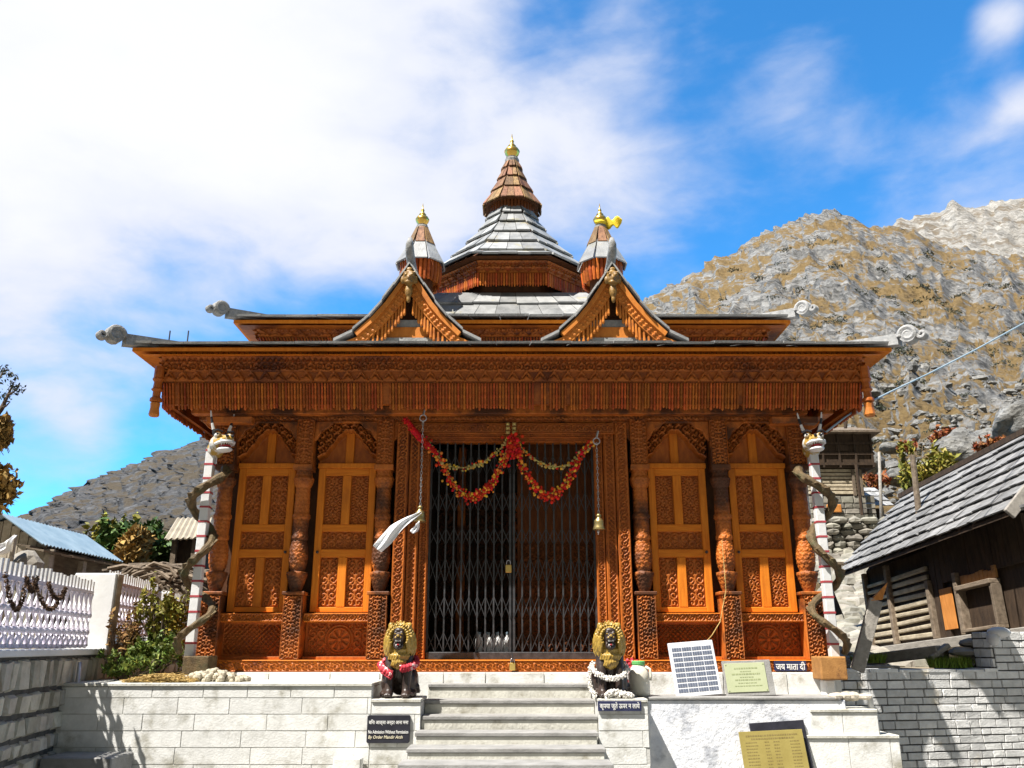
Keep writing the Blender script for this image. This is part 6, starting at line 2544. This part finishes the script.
mb.build('roof', 'old_wood', gr)
mb = MB()
mb.tube([(P(846, 432, Yg - .8).x, Yg - .8, zc2 + .02), (P(846, 420, Yg - .8).x, Yg - .8, zf(421, Yg - .8))], .05, 7)
mb.build('roof_post', 'old_wood_black', gr)
mb = MB()
for px in (861, 866):
    q = P(px, 505, Yg - .3)
    mb.tube([(q.x, Yg - .3 + (px - 861) * .12, q.z - .3), (q.x, Yg - .3 + (px - 861) * .12, zb2 + .1)], .05, 7)
mb.split('prop', 'old_wood_black', gr)
q = P(832, 503, Yg - .25)

Yh = 19.0
h0, h1 = P(858, 512, Yh), P(889, 512, Yh)
hut = thing('stone_hut', 'small hut with a pale slate roof beside the dark granary', 'hut', (h0.x, Yh, h0.z - .5))
zr0, zr1 = zf(508, Yh), zf(488, Yh + 1.0)
MB().box(h0.x + .1, h1.x - .1, Yh + .2, Yh + 2, h0.z - .8, zr0 + .02).build('wall', 'old_wood_black', hut)
mb = MB().slabs((h0.x - .1, Yh - .3, zr0), (h1.x + .05, Yh - .3, zr0), (h1.x + .05, Yh + 1.0, zr1), (h0.x - .1, Yh + 1.0, zr1), 4, 8, .03, .03)
mb.slabs((h1.x + .05, Yh + 2.3, zr0), (h0.x - .1, Yh + 2.3, zr0), (h0.x - .1, Yh + 1.0, zr1), (h1.x + .05, Yh + 1.0, zr1), 4, 8, .03, .03)
mb.build('roof', 'slate', hut)
mb = MB()
for x in (h0.x + .1, h1.x - .3):
    mb.box(x - .05, x + .05, Yh - .2, Yh - .1, h0.z - .8, zr0 + .0)
mb.split('post', 'old_wood', hut)
mb = MB()
q = P(881, 525, 15.5); q2 = P(879, 452, 15.5)
mb.tube([(q.x, 15.5, q.z - .3), (q2.x, 15.5, q2.z)], [.06, .04], 8)
tag(mb.build('utility_pole', 'grey_wood_beam', None, smooth=True), 'slim grey utility pole standing in front of the small hut', 'pole')
# orange cloth on the granary base
q = P(834, 510, Yg - .12)
mb = MB()
mb.box(q.x - .2, q.x + .24, Yg - .12, Yg - .07, zf(513, Yg), zf(505, Yg))
o = mb.build('orange_cloth', 'orange_plank', None, bevel=.02)
tag(o, 'orange cloth laid on the stone base under the granary', 'cloth')
# wire-thin plank in the rubble
mb = MB()
mb.beam(P(828, 563, 8), P(846, 564, 8), .2, .05)
tag(mb.build('weathered_beam', 'old_wood', None), 'dark plank across the rubble beside the eave of the log house', 'beam')
# pale blue tin sheet leaning behind the pole
mb = MB()
a, b, c_, d_ = P(826, 572, 2.2), P(843, 614, 2.2), P(829, 617, 2.6), P(824, 580, 2.6)
mb.add([a, b, c_, d_] + [p + Vector((0, .02, 0)) for p in (a, b, c_, d_)], [(3, 2, 1, 0), (4, 5, 6, 7), (0, 1, 5, 4), (1, 2, 6, 5), (2, 3, 7, 6), (3, 0, 4, 7)])
tag(mb.build('tin_sheet', 'tin_blue', None), 'pale blue tin sheet leaning behind the right striped pole', 'sheet')

# rubble: stacked dry stone wall as one countable-by-no-one mass
mb = MB()
for k in range(1000):
    t = random.random()
    Y = 4.0 + t * 10.5
    px = random.uniform(822, 905)
    q = P(px, 540, Y)
    gz = o_h['mountain'](q.x, Y)
    r = random.uniform(.07, .22) * (1 + t * .7)
    mb.ball((q.x, Y, gz + r * .25), (r * random.uniform(.8, 1.5), r, r * random.uniform(.5, .9)), 6, 4)
mb.v = [(x + random.uniform(-.03, .03), y + random.uniform(-.03, .03), z + random.uniform(-.02, .02)) for x, y, z in mb.v]
tag(mb.build('rubble', 'field_stone', None), 'pale loose rubble covering the slope under the granary', 'rubble', kind='stuff')
ww = thing('dry_stone_wall', 'dry stone retaining wall of pale stones below the granary', 'wall', (P(850, 530, 13.5).x, 13.5, zf(545, 13.5)))
mb = MB()
x0, x1 = P(812, 530, 13.5).x, P(902, 530, 13.5).x
z0, z1 = zf(556, 13.5), zf(519, 13.5)
MB().box(x0, x1, 13.56, 14.6, z0 - 1, z1 - .05).build('core', 'rubble_stone', ww)
z = z0 - .5
while z < z1:
    x = x0
    h = random.uniform(.14, .24)
    while x < x1:
        l = random.uniform(.16, .5)
        mb.ball((x + l / 2, 13.5 + random.uniform(-.05, .05), z + h / 2), (l * .53, .16, h * .56), 7, 5)
        x += l
    z += h * .92
mb.v = [(x + random.uniform(-.02, .02), y + random.uniform(-.02, .02), z + random.uniform(-.02, .02)) for x, y, z in mb.v]
mb.build('stones', 'field_stone', ww)


def boulder(px, py, D, r, label, sq=(1, 1, .8), name='boulder'):
    Y = D - 9
    q = P(px, py, Y)
    mb = MB()
    mb.ball((0, 0, 0), 1, 26, 18)
    v = np.array(mb.v)
    n = fbm(v[:, 0] * 1.3 + px, v[:, 1] * 1.3 + v[:, 2] * 1.1 + py, 4) - .5
    n2 = np.round((fbm(v[:, 0] * .9 + px * 2, v[:, 2] * 1.2 + v[:, 1] * .7, 2)) * 5) / 5 - .5
    n3 = fbm(v[:, 0] * 4 + px, v[:, 2] * 4 + v[:, 1] * 3.3, 4, .6, True) - .5
    v = v * (1 + n * .7 + n2 * .4 + n3 * .22)[:, None] * np.array(sq) * r * .74
    mb.v = [tuple(p) for p in (v + np.array(q))]
    return tag(mb.build(name, 'boulder_rock', None, smooth=True), label, 'boulder', 'boulders on the hillside')


boulder(963, 452, 40, 1.5, 'large pale rounded boulder above the house roof, left of the rust shrubs', (1.1, 1, .85))
boulder(1022, 424, 38, 1.45, 'big grey boulder at the right edge above the roof ridge', (1.0, 1, .95))
boulder(935, 470, 36, .8, 'small grey boulder just above the green bush by the roof', (1.3, 1, .6))
boulder(905, 478, 34, .7, 'low flat boulder between the utility pole and the roof', (1.4, 1, .7))
boulder(990, 437, 42, .9, 'medium grey boulder between the two big boulders', (1.3, 1, .7))
boulder(868, 462, 38, .9, 'pale slab-like boulder behind the granary roof corner', (1.2, 1, .8))
boulder(893, 447, 45, .8, 'grey boulder high on the slope above the utility pole', (1.4, 1, .6))


mb = MB()
for k in range(900):
    D = math.exp(random.uniform(math.log(22), math.log(170)))
    m_ = random.uniform(.33, .72)
    x, y = m_ * D, D - 9
    r = random.uniform(.05, .16) * (1 + D / 32) * random.choice((.6, .8, 1, 1.5))
    i0 = len(mb.v)
    mb.ball((x, y, o_h['mountain'](x, y) + r * .15), (r * random.uniform(.8, 1.7), r, r * random.uniform(.5, 1)), 6, 4)
    for i in range(i0, len(mb.v)):
        p_ = mb.v[i]
        mb.v[i] = (p_[0] + random.uniform(-.25, .25) * r, p_[1] + random.uniform(-.25, .25) * r, p_[2] + random.uniform(-.25, .25) * r)
tag(mb.build('scree', 'boulder_rock', None), 'loose grey rocks scattered over the lower mountain slope', 'rocks', kind='stuff')


def bush(px, py, D, rx, rz, mat, n, size, name, label, cat, stem=True, group=None, ry=None):
    Y = D - 9
    q = P(px, py, Y)
    root = thing(name, label, cat, tuple(q), group)
    mb = MB()
    bl_ = []
    for k in range(9):
        bl_.append(((q.x + random.uniform(-.6, .6) * rx, Y + random.uniform(-.5, .5) * (ry or rx), q.z + rz * random.uniform(.35, 1.35)), (rx * random.uniform(.3, .55), (ry or rx) * random.uniform(.3, .55), rz * random.uniform(.3, .6)), random.uniform(.5, 1)))
    for k in range(12):          # loose shoots standing out of the mass
        bl_.append(((q.x + random.uniform(-1.05, 1.05) * rx, Y + random.uniform(-.7, .7) * (ry or rx), q.z + rz * random.uniform(.5, 1.9)), (rx * .10, rx * .10, rz * random.uniform(.25, .5)), .16))
    leaves(mb, bl_, n, size, shell=.15)
    leaves(mb, bl_, n // 3, size * 1.5, shell=.3)
    mb.build('foliage', mat, root)
    if stem:
        mb = MB()
        for b_ in bl_:
            mb.tube([(q.x + random.uniform(-.1, .1) * rx, Y, q.z - .1), ((q.x + b_[0][0]) / 2, (Y + b_[0][1]) / 2, q.z + rz * .4), b_[0]], [rx * .05, rx * .035, rx * .015], 5)
        mb.build('stem', 'bark', root)
    return root


bush(908, 452, 40, .5, .3, 'leaf_rust', 500, .09, 'rust_shrub', 'rust red shrub on the slope right of the utility pole', 'shrub')
bush(950, 440, 44, .9, .35, 'leaf_rust', 900, .09, 'rust_shrub', 'rust red shrub left of the large pale boulder', 'shrub')
bush(994, 452, 36, .8, .35, 'leaf_rust', 700, .09, 'rust_shrub', 'rust orange shrub between the large boulder and the right edge', 'shrub')
bush(930, 494, 30, 1.3, .9, 'leaf_yellow', 2400, .09, 'green_bush', 'yellow-green bush rising behind the far end of the house roof', 'bush')
bush(878, 492, 34, .6, .5, 'leaf_rust', 500, .08, 'rust_shrub', 'small orange shrub behind the roof of the small hut', 'shrub')

# dark shrubs dotted over the mountain, past counting
mb = MB()
for k in range(900):
    m_ = random.uniform(.20, .72)
    D = math.exp(random.uniform(math.log(45), math.log(520)))
    x, y = m_ * D, D - 9
    if fbm(np.array([m_ * 40.]), np.array([math.log(D) * 6.]), 3)[0] < .47:
        continue
    z = o_h['mountain'](x, y)
    r = .008 * D * random.uniform(.3, .9) + .12
    leaves(mb, [((x + random.uniform(-r, r), y, z + r * .15), (r * 1.25, r, r * .45), 1) for q in range(2)], 70, r * .22)
tag(mb.build('hillside_shrubs', 'leaf_dark', None), 'dark green shrubs dotted over the rocky mountain', 'shrubs', kind='stuff')

# ------------------------------------------------------------------ left background
# bushes in the bed beside the temple
bush(152, 676, 8.9, .30, .22, 'leaf_garden', 2600, .022, 'garden_bush', 'green leafy bush by the left striped pole', 'bush', ry=.25)
bush(160, 652, 9.1, .30, .36, 'leaf_yellow', 1900, .022, 'garden_bush', 'yellow-green flowering bush next to the left striped pole', 'bush', ry=.2)
bush(122, 660, 9.0, .16, .26, 'dry_leaf', 700, .022, 'garden_bush', 'reddish dry bush against the rough stone wall', 'bush', ry=.2)
bush(128, 680, 8.6, .28, .14, 'leaf_garden', 1500, .022, 'garden_bush', 'low dark green bush at the back edge of the left terrace', 'bush', ry=.2)

# shed with a blue tin roof
sd_ = thing('tin_roof_shed', 'wooden shed with a blue tin roof behind the white fence', 'shed', (-7.2, 3.2, 1.6))
xr_, xe_, xw_ = -7.17, -6.50, -7.95
zR, zE = 3.43, 3.0
Y0, Y1 = 3.0, 5.35
mb = MB()
N = 26
for s, xe2 in ((1, xe_), (-1, xw_)):
    vs, fs = [], []
    for j in range(N * 4 + 1):
        y = Y0 - .1 + (Y1 - Y0 + .2) * j / (N * 4)
        c = .012 * math.sin(j * math.pi / 2)
        for t in (0, 1):
            vs.append((xr_ + (xe2 - xr_) * t, y, zR + (zE - zR) * t + c))
    for j in range(N * 4):
        f = (2 * j, 2 * j + 1, 2 * j + 3, 2 * j + 2)
        fs.append(f if s > 0 else f[::-1])
    mb.add(vs, fs)
o = mb.build('tin_roof', 'tin_blue', sd_)
so_ = o.modifiers.new('s', 'SOLIDIFY'); so_.thickness = .015
mb = MB()
mb.box(xw_ + .15, xe_ - .18, Y0 + .1, Y1 - .05, 1.6, zE - .06)
mb.prism([(xw_ + .15, zE - .06), (xe_ - .18, zE - .06), (xr_, zR - .06)], Y0 + .1, Y1 - .05)
mb.build('wall', 'old_wood', sd_)
mb = MB()
for k in range(11):
    x = xw_ + .12 + k * .13
    zt6 = zR - .05 - abs(x + .06 - xr_) * .62
    mb.box(x, x + .12, Y0 + .06 - .01 * random.random(), Y0 + .1, 1.6, zt6)
mb.build('gable_plank', 'old_wood_pale', sd_)
mb = MB()
mb.slabs((xe_ + .12, Y0 - .3, zE - .16), (xe_ + .12, Y1 + .1, zE - .16), (xe_ - .25, Y1 + .1, zE - .03), (xe_ - .25, Y0 - .3, zE - .03), 2, 9, .03, .03)
mb.build('lean_to_roof', 'old_wood', sd_)
mb = MB()
for y in (Y0 + .0, (Y0 + Y1) / 2 - .2, Y1 - .1):
    mb.box(xe_ + .02, xe_ + .10, y - .05, y + .05, 1.6, zE - .14)
mb.split('post', 'old_wood_pale', sd_)
q = P(25, 566, 2.4)
boulder_w = MB()
boulder_w.ball((q.x, 2.4, q.z - .05), (.24, .2, .25), 12, 8)
boulder_w.v = [(x + random.uniform(-.02, .02), y, z + random.uniform(-.02, .02)) for x, y, z in boulder_w.v]
boulder_w.box(q.x - .2, q.x + .2, 2.3, 2.5, 1.5, q.z - .15)
tag(boulder_w.build('standing_stone', 'field_stone', None), 'pale standing stone behind the nearest white fence panel', 'stone')
mb = MB()
q = P(8, 585, 2.2); q2 = P(15, 535, 2.2)
mb.tube([(q.x, 2.2, 1.55), (q2.x, 2.2, q2.z)], .03, 7)
tag(mb.build('wooden_stake', 'old_wood_pale', None), 'slanting grey stake standing before the tin-roofed shed', 'stake')
strip_cloth([P(15, 535, 2.15), P(11, 541, 2.13), P(5, 547, 2.1), P(-3, 551, 2.1)], .12, 'white_rag', 'white rag hung on the stake before the tin-roofed shed', 'cloth_white', 2)

# bushes and hay behind the fence
bush(122, 575, 17, .72, .55, 'leaf_green', 2600, .07, 'green_bush', 'dark green bush behind the fence, right of the tin-roofed shed', 'bush')
bush(150, 570, 18, .72, .50, 'leaf_green', 2600, .07, 'green_bush', 'green bush behind the fence left of the small pale-roofed shed', 'bush')
bush(112, 556, 17.6, .5, .45, 'leaf_yellow', 900, .06, 'green_bush', 'yellowing bush top between the tin-roofed shed and the hay bundle', 'bush')
mb = MB()
q = P(131, 556, 7.6)
leaves(mb, [((q.x, 7.6, q.z), (.3, .3, .38), 1), ((q.x + .1, 7.6, q.z + .3), (.22, .22, .25), .6)], 1500, .11)
mb.tube([(q.x, 7.6, q.z - 1.2), (q.x, 7.6, q.z)], .06, 7)
tag(mb.build('hay_bundle', 'hay', None), 'tan hay bundle standing between two green bushes', 'hay')
# wood heap: twisted branches
mb = MB()
for k in range(240):
    q = P(random.uniform(138, 192), random.uniform(566, 592), 4.4)
    zt7 = q.z
    a = random.gauss(0, .45)
    l = random.uniform(.15, .5)
    Y = 4.4 + random.uniform(-.5, .5)
    pts = []
    for t in np.linspace(-1, 1, 5):
        pts.append((q.x + math.cos(a) * l * t, Y + random.uniform(-.05, .05), zt7 + math.sin(a) * l * t * .5 + random.uniform(-.03, .03) - .12 * t * t))
    mb.tube(pts, [random.uniform(.012, .04)] * 5, 6)
tag(mb.build('branch_heap', 'old_wood', None), 'heap of twisted grey branches stacked behind the second fence panel', 'woodpile', kind='stuff')
mb = MB().box(P(136, 590, 5).x, P(196, 590, 5).x, 4.5, 5.3, 1.5, zf(572, 4.6))
tag(mb.build('rubble_bank', 'rubble_stone', None, bevel=.06), 'dark stone bank behind the heap of branches', 'bank')
# small shed with pale roof
ps = thing('pale_roof_shed', 'small dark shed with a pale corrugated roof left of the temple', 'shed', (P(190, 560, 8).x, 8, 1.7))
a, b, c_, d_ = P(164, 539, 8.0), P(206, 537, 8.0), P(212, 517, 9.4), P(177, 518, 9.4)
mb = MB()
n = 28
vs, fs = [], []
for j in range(n + 1):
    t = j / n
    up = .02 * math.sin(j * math.pi / 2 * 1.0)
    vs += [a.lerp(b, t) + Vector((0, 0, up)), d_.lerp(c_, t) + Vector((0, 0, up))]
for j in range(n):
    fs.append((2 * j, 2 * j + 2, 2 * j + 3, 2 * j + 1))
mb.add(vs, fs)
o = mb.build('roof', 'tin_shed', ps)
so_ = o.modifiers.new('s', 'SOLIDIFY'); so_.thickness = .03
MB().box(a.x + .15, b.x - .1, 8.25, 10.5, 1.6, a.z + .05).build('wall', 'old_wood_black', ps)
mb = MB()
mb.box(a.x + .12, a.x + .22, 8.1, 8.2, 1.6, a.z); mb.box(b.x - .3, b.x - .2, 8.1, 8.2, 1.6, a.z)
mb.split('post', 'old_wood', ps)

# the tree at the left edge with hay bundles stored in it
tr = thing('hay_tree', 'leafy tree at the left edge with brown hay bundles stored on its branches', 'tree', (P(-45, 600, 1.2).x, 1.2, 1.6))
bx_ = P(-45, 600, 1.2).x
mb = MB()
tp = [Vector((bx_, 1.2, 1.5)), P(-42, 560, 1.2), P(-34, 500, 1.2), P(-26, 455, 1.2), P(-12, 425, 1.2), P(2, 408, 1.2), P(8, 395, 1.2), P(14, 382, 1.2)]
mb.tube(tp, [.16, .14, .11, .08, .05, .03, .016, .008], 9)
for pa, pb in (((2, 408), (10, 402)), ((4, 420), (14, 421)), ((-12, 425), (-5, 385)), ((-5, 385), (5, 368)), ((8, 395), (18, 388)), ((-34, 500), (2, 470)), ((2, 470), (10, 463)), ((-26, 455), (-2, 425)), ((-30, 480), (-70, 440)), ((-26, 455), (-50, 400))):
    mb.tube([P(*pa, 1.2), P((pa[0] + pb[0]) / 2, (pa[1] + pb[1]) / 2 + 1, 1.15), P(*pb, 1.2)], [.018, .012, .006], 6)
mb.build('trunk', 'bark', tr)
mb = MB()
bls = []
for (px, py, rx_, rz_, wt2) in ((3, 372, 9, 9, .8), (16, 388, 7, 8, 1), (-8, 385, 14, 14, 1.3), (5, 396, 7, 6, .5), (-25, 380, 20, 20, 2), (-50, 400, 25, 25, 2.5), (12, 376, 5, 5, .4), (-70, 440, 25, 25, 2)):
    c = P(px, py, 1.2)
    bls.append(((c.x, 1.2, c.z), (rx_ * .0118, .14, rz_ * .0118), wt2))
leaves(mb, bls, 900, .024, shell=.1)
mb.build('crown', 'leaf_dark', tr)
for (px, py, rx_, rz_, lab) in ((0, 432, 10, 17, 'brown hay bundle hanging below the upper branch of the left tree'), (-2, 489, 20, 24, 'larger golden brown hay bundle lower in the left tree')):
    c = P(px, py, 1.15)
    mb = MB()
    leaves(mb, [((c.x, 1.15, c.z), (rx_ * .0118, .16, rz_ * .0118), 1), ((c.x - .12, 1.15, c.z + .04), (rx_ * .011, .16, rz_ * .009), .7)], 2200, .055, shell=.0)
    for k in range(40):
        d = Vector((random.gauss(0, .5), random.gauss(0, .5), -1)).normalized() * random.uniform(.06, .14)
        s0 = c + Vector((random.uniform(-.7, .7) * rx_ * .0118, random.uniform(-.1, .1), -rz_ * .0118 * random.uniform(.3, .9)))
        mb.beam(s0, s0 + d, .006, .006)
    tag(mb.build('hay_bundle', 'hay', None), lab, 'hay')
